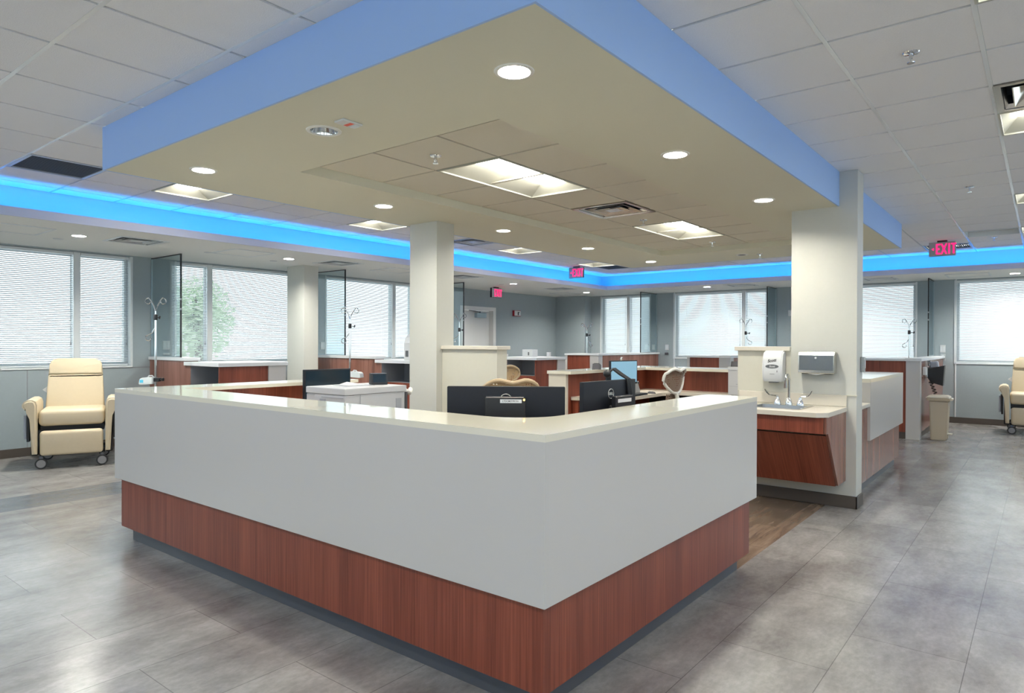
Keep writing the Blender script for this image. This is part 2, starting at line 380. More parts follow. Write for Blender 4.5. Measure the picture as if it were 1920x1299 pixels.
# windows: frame, mullion, panes; blinds are things of their own
def slats(bm, axis, face, a0, a1, z0, z1, tilt, pitch=.0235, w=.025):
    n = int((z1-z0)/pitch); dz = math.sin(tilt)*w/2; dd = math.cos(tilt)*w/2
    for i in range(n):
        z = z0+pitch*(i+.5)
        rows = []
        for t, up in ((-1, 0), (0, .0022), (1, 0)):
            d = face+t*dd; zz = z-t*dz+up
            rows.append([bm.verts.new((a0, d, zz) if axis == 'x' else (d, a0, zz)), bm.verts.new((a1, d, zz) if axis == 'x' else (d, a1, zz))])
        for r0, r1 in zip(rows, rows[1:]): bm.faces.new((r0[0], r0[1], r1[1], r1[0]))
def window(idx, axis, face, a0, a1, mu, labels, tilt):
    mid = (a0+a1)/2
    root = sroot('window_%d' % idx, (mid, face, ZS) if axis == 'x' else (face, mid, ZS))
    def bx(bm, p0, p1, d0, d1, z0, z1, bev=0):
        if axis == 'x': box(bm, p0, p1, face+d0, face+d1, z0, z1, bev, 1)
        else: box(bm, face+d0, face+d1, p0, p1, z0, z1, bev, 1)
    bm = B()
    for p0, p1 in ((a0, a0+.055), (a1-.055, a1)): bx(bm, p0, p1, .09, .16, ZS, ZH)
    bx(bm, a0+.055, a1-.055, .09, .16, ZS, ZS+.05); bx(bm, a0+.055, a1-.055, .09, .16, ZH-.05, ZH)
    wpart('window_frame', bm, M['frame'], root)
    bm = B(); bx(bm, mu-.04, mu+.04, .03, .16, ZS, ZH, .004); wpart('mullion', bm, M['frame'], root)
    bm = B(); bx(bm, a0-.015, a1+.015, -.012, .09, ZS-.02, ZS+.004, .003)
    for p0, p1 in ((a0-.015, a0+.012), (a1-.012, a1+.015)): bx(bm, p0, p1, -.01, .09, ZS, ZH)
    wpart('window_trim', bm, M['frame'], root)
    for p0, p1 in ((a0+.055, mu-.04), (mu+.04, a1-.055)):
        bm = B(); bx(bm, p0, p1, .125, .131, ZS+.05, ZH-.05); wpart('pane', bm, M['pane'], root)
    for (p0, p1), lb in zip(((a0+.02, mu-.045), (mu+.045, a1-.02)), labels):
        if lb is None: continue
        z0, z1 = ZS+.012, ZH-.004
        bl = thing('window_blind', lb, 'blind', ((p0+p1)/2, face+.05, z0) if axis == 'x' else (face+.05, (p0+p1)/2, z0), group='white horizontal window blinds')
        bm = B(); slats(bm, axis, face+.05, p0, p1, z0+.03, z1-.035, tilt); wpart('slats', bm, M['blind'], bl)
        bm = B(); bx(bm, p0, p1, .03, .075, z1-.035, z1); wpart('headrail', bm, M['frame'], bl)
        bm = B(); bx(bm, p0, p1, .038, .062, z0, z0+.016); wpart('bottom_rail', bm, M['frame'], bl)
        for q in (p0+.18*(p1-p0), p0+.82*(p1-p0)):
            bm = B(); bx(bm, q-.0012, q+.0012, .024, .026, z0+.016, z1-.03); wpart('ladder_cord', bm, M['frame'], bl)
        bm = B(); q = p1-.03 if axis == 'x' else p0+.03
        tube(bm, [(q, face+.025, z1-.04), (q, face+.025, ZS+.32)] if axis == 'x' else [(face+.025, q, z1-.04), (face+.025, q, ZS+.32)], .0025, 5)
        lathe(bm, [(.004, ZS+.28), (.008, ZS+.3), (.003, ZS+.325)], 8, *((q, face+.025) if axis == 'x' else (face+.025, q)))
        wpart('pull_cord', bm, M['grey'], bl)
WL = [(None, None),
      ('wide white blind behind and left of the cream recliner at the left', 'narrow white blind right of the mullion above the cream recliner'),
      ('narrow white blind with green tree showing through, behind the first glass screen', 'wide white blind left of the square column by the left wall'),
      ('wide white blind behind the IV pole between the two left columns', 'narrow white blind right of the mullion, partly hidden by the station column')]
for i, ((a, c, mu), lb) in enumerate(zip(LW, WL)):
    window(i+1, 'x', YW, a, c, mu, lb, math.radians(-36))
WF = [None,
      (None, 'bright white blind above the recliner at the right edge, right of the trash bin'),
      ('white blind beside the right column behind the IV pole, far wall', 'narrow white blind on the far wall right beside the sink wall, left of the thermostat'),
      ('narrow white blind behind the IV pole above the sink wall', 'large bright white blind centred on the far wall above the mahogany counter'),
      ('narrow white blind on the far wall just left of the second wall nib', 'far wall blind nearest the corner pilaster by the door wall')]
for i, ((a, c, mu), lb) in enumerate(zip(FW, WF)):
    window(i+5, 'y', XW, a, c, mu, lb or (None, None), math.radians(-45))

# door in the left wall
dr = sroot('door_1', ((DX0+DX1)/2, YW, 0))
bm = B()
for a, c in ((DX0-.06, DX0+.03), (DX1-.03, DX1+.06)): box(bm, a, c, YW-.015, YW+.2, 0, DZ+.06)
box(bm, DX0+.03, DX1-.03, YW-.015, YW+.2, DZ-.02, DZ+.06)
wpart('door_frame', bm, M['door'], dr)
bm = B(); box(bm, DX0+.035, DX1-.035, YW+.11, YW+.155, .008, DZ-.025, .002, 1); dl = wpart('door_leaf', bm, M['door'], dr)
bm = B(); tube(bm, [(DX0+.11, YW+.11, 1.0), (DX0+.11, YW+.055, 1.0), (DX0+.23, YW+.055, 1.0)], .011, 8); wpart('door_handle', bm, M['steel'], dr, True)
cl = thing('door_closer', 'grey metal door closer with arm on the white door beside the exit sign', 'door closer', (11.2, YW+.09, 1.98))
bm = B(); box(bm, 11.02, 11.34, YW+.03, YW+.11, 1.95, 2.06, .008, 2); wpart('closer_body', bm, M['closer'], cl)
bm = B(); tube(bm, [(11.15, YW+.06, 2.075), (10.86, YW-.06, 2.085), (10.72, YW+.0, 2.095)], .009, 6); tube(bm, [(11.15, YW+.06, 2.06), (11.15, YW+.06, 2.09)], .016, 8); wpart('closer_arm', bm, M['kick'], cl)

# upper tile ceiling with cells left open for the lay-in fixtures
CELLS_2X4 = [(3, 9), (7, 9), (12, 9), (16, 9)]
RIGHT_TR = [(3, -2), (7, -2), (12, -2), (16, -2)]
FILL_TR = [(-3, 3), (0, -3), (-3, 8), (-3, 0), (-3, 5), (-3, -3), (4, -4)]  # unseen troffers added to light the counter front
open_cells = set()
for iu, iv in CELLS_2X4+RIGHT_TR+FILL_TR: open_cells |= {(iu, iv), (iu, iv+1)}
SQ = {'grille_left': (1, 10), 'vent_left': (10, 10), 'grille_far': (17, 10), 'vent_right': (6, -1), 'panel_right': (16, 0), 'grille_right': (18, 1)}
open_cells |= set(SQ.values())
ul = [XN-.3]+[cu(i) for i in range(-4, 21)]+[CX]; vl = [YN-.3]+[cv(i) for i in range(-4, 13)]+[CY]
bm = B()
def iu_of(k): return k-1-4
for a in range(len(ul)-1):
    for c in range(len(vl)-1):
        if (a-1-4, c-1-4) in open_cells: continue
        e = .011; vs = [bm.verts.new(p+(CEIL,)) for p in rect(ul[a]+e, ul[a+1]-e, vl[c]+e, vl[c+1]-e)]; bm.faces.new(vs[::-1])
        tp = [bm.verts.new(v.co+Vector((0, 0, .03))) for v in vs]
        for k in range(4): bm.faces.new((vs[k], vs[(k+1) % 4], tp[(k+1) % 4], tp[k]))
o = obj('ceiling', bm, M['tile'], fix=False); o['kind'] = 'structure'
bm = B()
for u in ul[1:-1]: box(bm, u-.012, u+.012, YN-.28, CY, CEIL+.009, CEIL+.02)
for v in vl[1:-1]: box(bm, XN-.28, CX, v-.012, v+.012, CEIL+.0085, CEIL+.02)
struct('trim_3', bm, M['grid'])
bm = B()      # main runners paler than the grid, window glint in their colour, flush with tiles
for i in (0, 1): box(bm, cu(i)-.0105, cu(i)+.0105, YN-.28, CY, CEIL-.001, CEIL+.008)
for i in (0, 1): box(bm, XN-.28, CX, cv(i)-.0105, cv(i)+.0105, CEIL-.0015, CEIL+.008)
struct('trim_12', bm, M['runner'])

# lower perimeter ceiling, lip, cove
def low_holes():
    return LOWH
LOWDL = [(2.81, 8.31), (5.37, 8.23), (8.0, 8.2), (10.3, 8.15), (13.05, 8.2), (13.2, 5.40), (13.25, 2.9), (13.6, .38)]
bm = B()
hs = [circle(x, y, .07, 14) for x, y in LOWDL]
LV = [(3.10, 7.95), (5.85, 7.85), (8.42, 7.75), (11.6, 7.85)]; FV = [(12.97, 4.45), (13.13, 2.03)]
for x, y in LV: hs.append(rect(x+.03, x+.50, y+.03, y+.50))
for x, y in FV: hs.append(rect(x+.03, x+.50, y+.03, y+.50))
holed(bm, rect(XB, XW, YR, YW), [rect(XN, FX, YN, FY)]+hs, LOW)
struct('ceiling', bm, M['drywall'])
def ring(bm, x0, x1, y0, y1, t, z0, z1):
    box(bm, x0-t, x1+t, y1, y1+t, z0, z1); box(bm, x0-t, x1+t, y0-t, y0, z0, z1)
    box(bm, x1, x1+t, y0, y1, z0, z1); box(bm, x0-t, x0, y0, y1, z0, z1)
bm = B(); ring(bm, XN, FX, YN, FY, .018, LOW-.001, 2.645); struct('trim_4', bm, M['fascia'])
bm = B(); ring(bm, XN+.018-.02, FX+.002, YN-.002, FY+.002, .275, LOW+.008, LOW+.018); struct('trim_5', bm, M['cove'])
bm = B(); ring(bm, XN-.28, CX, YN-.28, CY, .02, LOW+.01, CEIL+.03); struct('trim_6', bm, M['cove'])

# island soffit over the station
IX0, IX1, IY0, IY1 = 1.885, 9.46, 1.40, 5.10
TX0, TX1, TY0, TY1 = 2.74, 8.37, 2.27, 4.07
SDL = [(2.30, 1.82), (3.93, 1.82), (5.62, 1.82), (7.35, 1.82), (2.30, 4.55), (3.87, 4.50), (5.49, 4.48), (7.15, 4.47), (8.85, 4.47)]
DARKDL = (2.29, 3.17)
bm = B()
hs = [circle(x, y, .075, 20) for x, y in SDL]+[circle(*DARKDL, .082, 24)]
holed(bm, rect(IX0, IX1, IY0, IY1), [rect(TX0, TX1, TY0, TY1)]+hs, SOF, 0)
for a, c in (((TX0, TY0), (TX1, TY0)), ((TX1, TY0), (TX1, TY1)), ((TX1, TY1), (TX0, TY1)), ((TX0, TY1), (TX0, TY0))):
    bm.faces.new([bm.verts.new((*a, SOF)), bm.verts.new((*c, SOF)), bm.verts.new((*c, TRAY+.02)), bm.verts.new((*a, TRAY+.02))]).material_index = 0
struct('ceiling', bm, M['soffit'])
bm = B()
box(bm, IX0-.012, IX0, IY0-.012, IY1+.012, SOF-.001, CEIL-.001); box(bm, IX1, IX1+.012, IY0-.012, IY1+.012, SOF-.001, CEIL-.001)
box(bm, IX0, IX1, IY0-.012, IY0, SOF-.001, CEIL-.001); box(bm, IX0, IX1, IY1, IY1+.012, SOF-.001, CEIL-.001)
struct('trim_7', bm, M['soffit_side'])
# tray tiles
TU = [TX0]+[2.89+.588*i for i in range(10)]+[TX1]; TV = [TY0]+[2.885, 3.475]+[TY1]
tcells = {(2, 1), (3, 1), (7, 1), (8, 1), (5, 1)}
bm = B()
for a in range(len(TU)-1):
    for c in range(len(TV)-1):
        if (a, c) in tcells: continue
        e = .010; vs = [bm.verts.new(p+(TRAY,)) for p in rect(TU[a]+e, TU[a+1]-e, TV[c]+e, TV[c+1]-e)]; bm.faces.new(vs[::-1])
        tp = [bm.verts.new(v.co+Vector((0, 0, .03))) for v in vs]
        for k in range(4): bm.faces.new((vs[k], vs[(k+1) % 4], tp[(k+1) % 4], tp[k]))
o = obj('ceiling', bm, mat('tray_tile', (.70, .67, .58), .9, noise=.04, nscale=160, bump=.25), fix=False); o['kind'] = 'structure'
bm = B()
for u in TU[1:-1]: box(bm, u-.011, u+.011, TY0, TY1, TRAY+.009, TRAY+.02)
for v in TV[1:-1]: box(bm, TX0, TX1, v-.011, v+.011, TRAY+.0085, TRAY+.02)
struct('trim_8', bm, mat('tray_grid', (.42, .40, .34), .5))

# columns and half-height walls
bm = B(); box(bm, 4.66, 4.90, 4.64, 5.02, 0, SOF); struct('wall_column', bm, M['column'])
bm = B(); box(bm, 6.266, 6.49, 1.245, 1.78, 0, CEIL-.002); struct('wall_column', bm, M['column'])
bm = B(); box(bm, 5.95, 6.20, 8.72, 9.16, 0, LOW); struct('wall_column', bm, M['column'])
bm = B(); box(bm, 6.267, 6.45, 1.78, 2.26, 0, 1.335); struct('wall_sink', bm, M['cream'])
bm = B(); box(bm, 6.24, 6.475, 1.781, 2.285, 1.335, 1.375, .004, 1); struct('trim_9', bm, M['counter_satin'])
bm = B(); box(bm, 4.74, 4.885, 3.94, 4.639, 0, 1.335); struct('wall_station', bm, M['cream'])
bm = B(); box(bm, 4.715, 4.91, 3.915, 4.639, 1.335, 1.37, .004, 1); struct('trim_10', bm, M['counter_satin'])
bm = B(); box(bm, 6.254, 6.266, 1.232, 2.26, 0, .105, .003, 1); box(bm, 6.254, 6.49, 1.232, 1.245, 0, .105, .003, 1); struct('baseboard_sink', bm, M['base'])
bm = B(); box(bm, 6.258, 6.2665, 1.240, 1.318, .955, .967); box(bm, 6.258, 6.2665, 2.16, 2.26, .955, .967); struct('trim_11', bm, M['cream'])

# ------------------------------------------------------------------ ceiling fixtures
def troffer(label, x0, x1, y0, y1, z, axis, group='recessed fluorescent troffers'):
    t = thing('troffer_light', label, 'ceiling light', ((x0+x1)/2, (y0+y1)/2, z), group=group)
    hx, hy = (x1-x0)/2, (y1-y0)/2; g = .004
    bm = B()       # frame lip
    for a, b_, c, d in ((-hx+g, hx-g, -hy+g, -hy+.018), (-hx+g, hx-g, hy-.018, hy-g), (-hx+g, -hx+.018, -hy+.018, hy-.018), (hx-.018, hx-g, -hy+.018, hy-.018)):
        box(bm, a, b_, c, d, -.004, .012)
    obj('troffer_frame', bm, M['reflector'], t)
    bm = B()       # sloping reflector pan: outer rim to the lens opening, plus back plate
    if axis == 'x': lx, ly = hx-.10, .13
    else: lx, ly = .13, hy-.10
    o_ = [(-hx+.012, -hy+.012), (hx-.012, -hy+.012), (hx-.012, hy-.012), (-hx+.012, hy-.012)]
    i_ = [(-lx, -ly), (lx, -ly), (lx, ly), (-lx, ly)]
    ov = [bm.verts.new((*p, .004)) for p in o_]; iv = [bm.verts.new((*p, .075)) for p in i_]; tv = [bm.verts.new((*p, .12)) for p in o_]
    for k in range(4):
        bm.faces.new((ov[k], ov[(k+1) % 4], iv[(k+1) % 4], iv[k])); bm.faces.new((ov[k], tv[k], tv[(k+1) % 4], ov[(k+1) % 4]))
    bm.faces.new(tv)
    obj('reflector_pan', bm, M['reflector'], t)
    bm = B()       # glowing basket lens, slightly bowed
    N = 6; rows = []
    for k in range(N+1):
        a = -1+2*k/N; zz = .076-.028*math.cos(a*PI/2)
        rows.append([bm.verts.new((-lx+.004, a*ly, zz) if axis == 'x' else (a*ly, -lx*0-ly+.004, zz)), bm.verts.new((lx-.004, a*ly, zz) if axis == 'x' else (a*lx, ly-.004, zz))])
    if axis != 'x':
        for k, r_ in enumerate(rows):
            a = -1+2*k/N; r_[0].co.x = a*lx; r_[1].co.x = a*lx
    for r0, r1 in zip(rows, rows[1:]): bm.faces.new((r0[0], r0[1], r1[1], r1[0]))
    for s in (0, 1): bm.faces.new([r_[s] for r_ in rows])
    obj('lens', bm, M['lens'], t)
    return t
troffer('nearer fluorescent troffer in the tiled tray of the island ceiling', TU[2]+.01, TU[4]-.01, TV[1], TV[2], TRAY, 'x')
troffer('farther fluorescent troffer in the tiled tray, beyond the vent', TU[7]+.01, TU[9]-.01, TV[1], TV[2], TRAY, 'x')
TL = ['troffer partly hidden by the island ceiling, leftmost near the blue cove', 'troffer showing left of the station column top',
      'troffer between the four-way vent and the exit sign by the blue cove', 'farthest troffer above the hanging exit sign near the cove corner']
for (iu, iv), lb in zip(CELLS_2X4, TL): troffer(lb, cu(iu), cu(iu+1), cv(iv), cv(iv+2), CEIL, 'y')
TR = ['troffer cut by the top right corner of the view', 'bright troffer at the right edge beside the square vent', 'small sliver of troffer at the right edge above the exit sign', 'farthest troffer at the right edge near the cove']
for (iu, iv), lb in zip(RIGHT_TR, TR): troffer(lb, cu(iu), cu(iu+1), cv(iv), cv(iv+2), CEIL, 'y')
for k, (iu, iv) in enumerate(FILL_TR): troffer('unseen fill troffer added in the tile ceiling behind the viewer', cu(iu), cu(iu+1), cv(iv), cv(iv+2), CEIL, 'y', 'added fill troffers behind the viewer')
# square troffer whose lamp is hidden by its own depth
x0, y0 = cu(16), cv(0)
t = thing('ceiling_light_panel', 'pale unlit square ceiling panel light left of the farthest right troffer', 'ceiling light', (x0+GUP/2, y0+GVP/2, CEIL))
bm = B()
for a, c, d, e in ((0, GUP, 0, .02), (0, GUP, GVP-.02, GVP), (0, .02, .02, GVP-.02), (GUP-.02, GUP, .02, GVP-.02)): box(bm, x0+a+.003, x0+c-.003, y0+d+.003, y0+e-.003, CEIL-.004, CEIL+.06)
wpart('panel_frame', bm, M['frame'], t)
bm = B(); box(bm, x0+.003, x0+GUP-.003, y0+.003, y0+GVP-.003, CEIL+.06, CEIL+.066); wpart('diffuser', bm, M['plastic'], t)

def vent4(label, x0, y0, sx, sy, z, frame, inner, back=True):
    t = thing('ceiling_vent', label, 'air vent', (x0+sx/2, y0+sy/2, z), group='square four-way air diffusers')
    hx, hy = sx/2, sy/2
    def rim(bm, a, c, z0, z1, fa):    # sloped square ring between half-size a (z0) and c (z1)
        o_ = [bm.verts.new((sx_*a*hx, sy_*a*hy, z0)) for sx_, sy_ in ((-1, -1), (1, -1), (1, 1), (-1, 1))]
        i_ = [bm.verts.new((sx_*c*hx, sy_*c*hy, z1)) for sx_, sy_ in ((-1, -1), (1, -1), (1, 1), (-1, 1))]
        for k in range(4): bm.faces.new((o_[k], o_[(k+1) % 4], i_[(k+1) % 4], i_[k]))
    bm = B(); rim(bm, .995, .995, .004, -.006, 0); rim(bm, .995, .87, -.006, -.006, 0); rim(bm, .87, .80, -.006, .03, 0)
    obj('vent_frame', bm, frame, t)
    for a, c in ((.70, .50), (.47, .28)):
        bm = B(); rim(bm, a, c, -.004, .035, 0); rim(bm, a-.02, c-.02, -.004, .035, 0); rim(bm, a, a-.02, -.004, -.004, 0); obj('vent_louver', bm, inner, t)
    bm = B(); box(bm, -.24*hx, .24*hx, -.24*hy, .24*hy, -.003, .001); obj('vent_core', bm, frame, t)
    bm = B(); rim(bm, .85, .85, .0, .09, 0); vs = [bm.verts.new((a*.85*hx, c*.85*hy, .09)) for a, c in ((-1, -1), (1, -1), (1, 1), (-1, 1))]; bm.faces.new(vs)
    obj('vent_throat', bm, M['dark'], t)
    return t
vent4('metal four-way vent in the tiled tray between its two troffers', TU[5]+.005, TV[1]+.005, .578, .58, TRAY, M['steelrim'], M['steelrim'])
vent4('blue lit four-way vent in the tile ceiling right of the station column', cu(10)+.005, cv(10)+.005, .577, .593, CEIL, M['grid'], M['grid'])
vent4('shiny square vent cut by the right edge beside the bright troffer', cu(6)+.005, cv(-1)+.005, .577, .593, CEIL, M['steelrim'], M['steelrim'])
for (x, y), lb in zip(LV, ['vent in the lower ceiling above the first IV pole', 'vent in the lower ceiling right of the window column', 'vent in the lower ceiling seen just right of the station column', 'vent in the lower ceiling right of the wall mounted exit sign']):
    vent4(lb, x, y, .53, .53, LOW, M['frame'], M['grid'])
for (x, y), lb in zip(FV, ['bright vent in the lower ceiling above the far window left of the sink column', 'bright vent in the lower ceiling just right of the sink column']):
    vent4(lb, x, y, .53, .53, LOW, M['frame'], M['frame'])
def grille(label, x0, y0, z):
    t = thing('return_grille', label, 'air grille', (x0+GUP/2, y0+GVP/2, z))
    bm = B()
    for a, c, d, e in ((0, GUP, 0, .03), (0, GUP, GVP-.03, GVP), (0, .03, .03, GVP-.03), (GUP-.03, GUP, .03, GVP-.03)): box(bm, x0+a+.003, x0+c-.003, y0+d+.003, y0+e-.003, z-.005, z+.02)
    wpart('grille_frame', bm, M['grid'], t)
    bm = B()
    for k in range(22): box(bm, x0+.03, x0+GUP-.03, y0+.034+k*.0244, y0+.034+k*.0244+.008, z+.0, z+.018)
    wpart('grille_bars', bm, M['grille'], t)
    bm = B(); box(bm, x0+.01, x0+GUP-.01, y0+.01, y0+GVP-.01, z+.05, z+.06); wpart('grille_back', bm, M['dark'], t)
grille('dark return grille in the tile ceiling at the left, edged in blue light', cu(1), cv(10), CEIL)
grille('dark return grille right of the farthest troffer near the cove corner', cu(17), cv(10), CEIL)
grille('dark return grille behind the right hand exit sign', cu(18), cv(1), CEIL)
def access(label, x0, y0, sx, sy):
    t = thing('access_panel', label, 'access panel', (x0+sx/2, y0+sy/2, LOW), group='white ceiling access panels')
    bm = B()
    for a, c, d, e in ((0, sx, 0, .025), (0, sx, sy-.025, sy), (0, .025, .025, sy-.025), (sx-.025, sx, .025, sy-.025)): box(bm, x0+a, x0+c, y0+d, y0+e, LOW-.008, LOW-.0005)
    wpart('panel_frame', bm, M['frame'], t)
    bm = B(); box(bm, x0+.025, x0+sx-.025, y0+.025, y0+sy-.025, LOW-.004, LOW-.0005); wpart('panel_door', bm, M['drywall'], t)
access('white ceiling access panel at the left edge above the widest blind', 1.93, 8.0, .57, .62)
access('white ceiling access panel above the first glass screen', 4.38, 7.87, .56, .62)
access('white ceiling access panel just left of the station column', 7.0, 7.86, .62, .62)
access('faint ceiling access panel near the far corner by the pilaster', 12.8, 8.5, .55, .56)
access('white ceiling access panel left of the brightest far blind', 12.85, 5.82, .58, .5)
access('white ceiling access panel right of the right hand glass screen', 13.2, .70, .62, .61)

def downlight(label, x, y, z, r, lamp, group):
    t = thing('downlight', label, 'downlight', (x, y, z), group=group)
    bm = B(); n = 24
    lathe(bm, [(r*.92, .0), (r*.95, -.006), (r*1.16, -.005), (r*1.2, .0005)], n, cap=False); obj('trim_ring', bm, M['trimring'], t, True)
    bm = B(); lathe(bm, [(r*.94, -.002), (r*.72, .085)], n, cap=False); obj('reflector_cone', bm, M['cone'] if lamp else M['chrome'], t, True)
    bm = B(); lathe(bm, [(r*.78, .03 if lamp else .085), (r*.78, .088)], n)
    obj('lamp', bm, lamp or M['steel'], t)
    return t
DN = ['downlight nearest the front corner of the island ceiling', 'second downlight along the right edge of the island ceiling', 'third downlight along the right edge, just left of the sink column', 'downlight hidden above the sink column top',
      'downlight at the left corner of the island ceiling', 'downlight on the back edge of the island ceiling, left of the station column', 'downlight on the back edge, first right of the station column', 'downlight on the back edge, second right of the station column', 'farthest downlight on the back edge of the island ceiling']
for (x, y), lb in zip(SDL, DN): downlight(lb, x, y, SOF, .075, M['lamp'], 'island downlights')
downlight('unlit chrome downlight beside the small alarm plate on the island ceiling', *DARKDL, SOF, .082, None, None) if False else None
t = downlight('unlit chrome downlight beside the small alarm plate on the island ceiling', *DARKDL, SOF, .082, None, 'island downlights')
LD = ['small downlight in the lower ceiling above the left wide blind', 'small downlight in the lower ceiling left of the window column', 'small downlight in the lower ceiling hidden by the station column', 'small downlight in the lower ceiling right of the wall exit sign',
      'small downlight in the lower ceiling at the far corner', 'small downlight in the lower ceiling above the large far blind', 'small downlight in the lower ceiling above the right column', 'small downlight in the lower ceiling at the far right edge']
for (x, y), lb in zip(LOWDL, LD): downlight(lb, x, y, LOW, .07, M['lampdim'], 'bay downlights')
for x, y, lb in ((2.75, 8.75, 'small white ceiling disc beside the leftmost bay downlight'), (5.39, 8.64, 'small white ceiling disc in front of the window column'), (4.36, 8.5, 'tiny white sprinkler cap at the corner of the second access panel'),
                 (10.27, 8.43, 'small ceiling disc left of the bay downlight by the exit sign'), (13.43, 8.3, 'small ceiling disc at the far corner'), (13.74, 5.47, 'small ceiling disc above the large far blind'), (14.0, .38, 'small ceiling disc at the right edge above the blind')):
    bm = B(); lathe(bm, [(.045, -.008), (.05, -.006), (.052, 0)], 18, x, y); bmesh.ops.translate(bm, vec=(0, 0, LOW), verts=bm.verts)
    o = obj('ceiling_disc', bm, M['plastic'], None, True); tag(o, lb, 'sprinkler cover', 'flat ceiling discs')
def sprinkler(label, x, y, z):
    t = thing('sprinkler_head', label, 'sprinkler', (x, y, z), group='ceiling sprinklers')
    bm = B(); lathe(bm, [(.022, -.008), (.036, -.006), (.04, 0)], 18); obj('escutcheon', bm, M['chrome'], t, True)
    bm = B(); lathe(bm, [(.008, -.03), (.010, -.008)], 10); tube(bm, [(-.011, 0, -.02), (-.013, 0, -.035), (0, 0, -.05)], .003, 6); tube(bm, [(.011, 0, -.02), (.013, 0, -.035), (0, 0, -.05)], .003, 6)
    obj('sprinkler_frame', bm, M['chrome'], t, True)
    bm = B(); lathe(bm, [(.018, -.053), (.019, -.050), (.004, -.048)], 14); obj('deflector', bm, M['chrome'], t, True)
for x, y, z, lb in ((3.93, .54, CEIL, 'nearest sprinkler in the tile ceiling at top right'), (7.6, .56, CEIL, 'middle sprinkler in the right hand tile ceiling'), (11.34, .55, CEIL, 'farthest sprinkler in the right hand tile ceiling near the exit sign'),
                    (3.20, 3.2, TRAY, 'sprinkler in the first tray tile, left of the nearer troffer'), (6.15, 3.19, TRAY, 'sprinkler in the tray between vent and farther troffer'), (8.0, 3.21, TRAY, 'sprinkler at the far end of the tray'),
                    (8.97, 2.95, SOF, 'sprinkler on the island ceiling beside the ceiling speaker')): sprinkler(lb, x, y, z)
t = thing('ceiling_speaker', 'small round speaker on the far end of the island ceiling', 'speaker', (8.89, 3.16, SOF))
bm = B(); lathe(bm, [(.055, -.006), (.075, -.008), (.085, 0)], 22); obj('speaker_ring', bm, M['trimring'], t, True)
bm = B(); lathe(bm, [(.02, -.0085), (.052, -.0065)], 22); obj('speaker_mesh', bm, M['ink'], t)
t = thing('alarm_strobe', 'white rectangular alarm strobe plate with a red mark on the island ceiling', 'alarm', (2.285, 2.945, SOF))
bm = B(); box(bm, -.065, .065, -.04, .04, -.012, 0, .004, 2); obj('strobe_plate', bm, M['plastic'], t)
bm = B(); box(bm, -.012, .012, -.03, .028, -.0135, -.011); obj('red_mark', bm, M['redmark'], t)
bm = B(); box(bm, .024, .055, -.026, .02, -.018, -.011, .003, 2); obj('strobe_lens', bm, M['frame'], t)

def exit_sign(label, loc, rz, w, h, face, arrow, side, zc):
    """local: face looks towards -y, hung below its origin"""
    t = thing('exit_sign', label, 'exit sign', loc, rz, 'red lettered exit signs')
    bm = B(); box(bm, -w/2, w/2, -.022, .022, -h-.02, -.02, .003, 1); obj('sign_body', bm, side, t)
    bm = B(); box(bm, -w/2+.004, w/2-.004, -.0245, -.0222, -h-.016, -.024); obj('sign_face', bm, face, t)
    bm = B(); box(bm, -.06, .06, -.03, .03, -.02, 0); obj('canopy', bm, M['black'], t)
    bm = B(); H_ = h*.74; zb = -.02-h/2-H_/2; st = .020; ya, yb = -.0275, -.0248; x = -.075
    box(bm, x, x+st, ya, yb, zb, zb+H_)
    for k in (0, .5, 1): box(bm, x+st, x+.052-(.008 if k == .5 else 0), ya, yb, zb+(H_-st)*k, zb+(H_-st)*k+st)
    x += .066
    for d in (1, -1): extr(bm, [(x+.03-d*.03-st*.5+st*.5*(1-d)*0+(0 if d > 0 else -0), zb), (x+.03-d*.03+st*.5, zb), (x+.03+d*.03+st*.5, zb+H_), (x+.03+d*.03-st*.5, zb+H_)], 'y', ya, yb)
    x += .082; box(bm, x, x+st, ya, yb, zb, zb+H_)
    x += .034; box(bm, x, x+.062, ya, yb, zb+H_-st, zb+H_); box(bm, x+.021, x+.041, ya, yb, zb, zb+H_-st)
    obj('exit_letters', bm, M['exitred'], t)
    if arrow:
        bm = B(); extr(bm, [(-w/2+.034, -.02-h/2), (-w/2+.062, -.02-h/2-.022), (-w/2+.062, -.02-h/2+.022)], 'y', -.0275, -.0245); obj('arrow', bm, M['exitred'], t)
    return t
exit_sign('grey exit sign hanging at the right in front of the blue cove', (11.32, 1.15, CEIL), -PI/2, .325, .20, M['exitface'], True, M['exitface'], 0)
exit_sign('blue lit exit sign hanging in the middle near the cove corner', (10.94, 7.10, CEIL), -PI/2, .325, .20, M['exitface'], True, M['black'], 0)
exit_sign('pale exit sign under the lower ceiling by the white door', (10.75, 8.97, LOW), 0, .325, .20, M['exitfacel'], False, M['black'], 0)

# ------------------------------------------------------------------ reception counters
def arc(cx, cy, r, a0, a1, n=8): return [(cx+r*math.cos(a0+(a1-a0)*k/n), cy+r*math.sin(a0+(a1-a0)*k/n)) for k in range(n+1)]
t = thing('reception_counter', 'large white and mahogany corner reception counter in the foreground', 'reception counter', (1.97, 1.41, 0))
x0, y0 = 1.97, 1.41
bm = B()
poly = [(x0, y0), (4.25, y0), (4.25, 1.74), (2.55, 1.74)]+arc(2.55, 1.98, .24, -PI/2, -PI, 8)+[(2.31, 4.84), (3.87, 4.84), (3.87, 5.16), (x0, 5.16)]
prism(bm, poly, 1.040, 1.067); wpart('countertop', bm, M['counter'], t)
bm = B()
prism(bm, [(x0, y0), (4.25, y0), (4.25, y0+.14), (x0+.14, y0+.14), (x0+.14, 5.16), (x0, 5.16)], .435, 1.040); wpart('front_panel', bm, M['white'], t)
bm = B()
a = .022
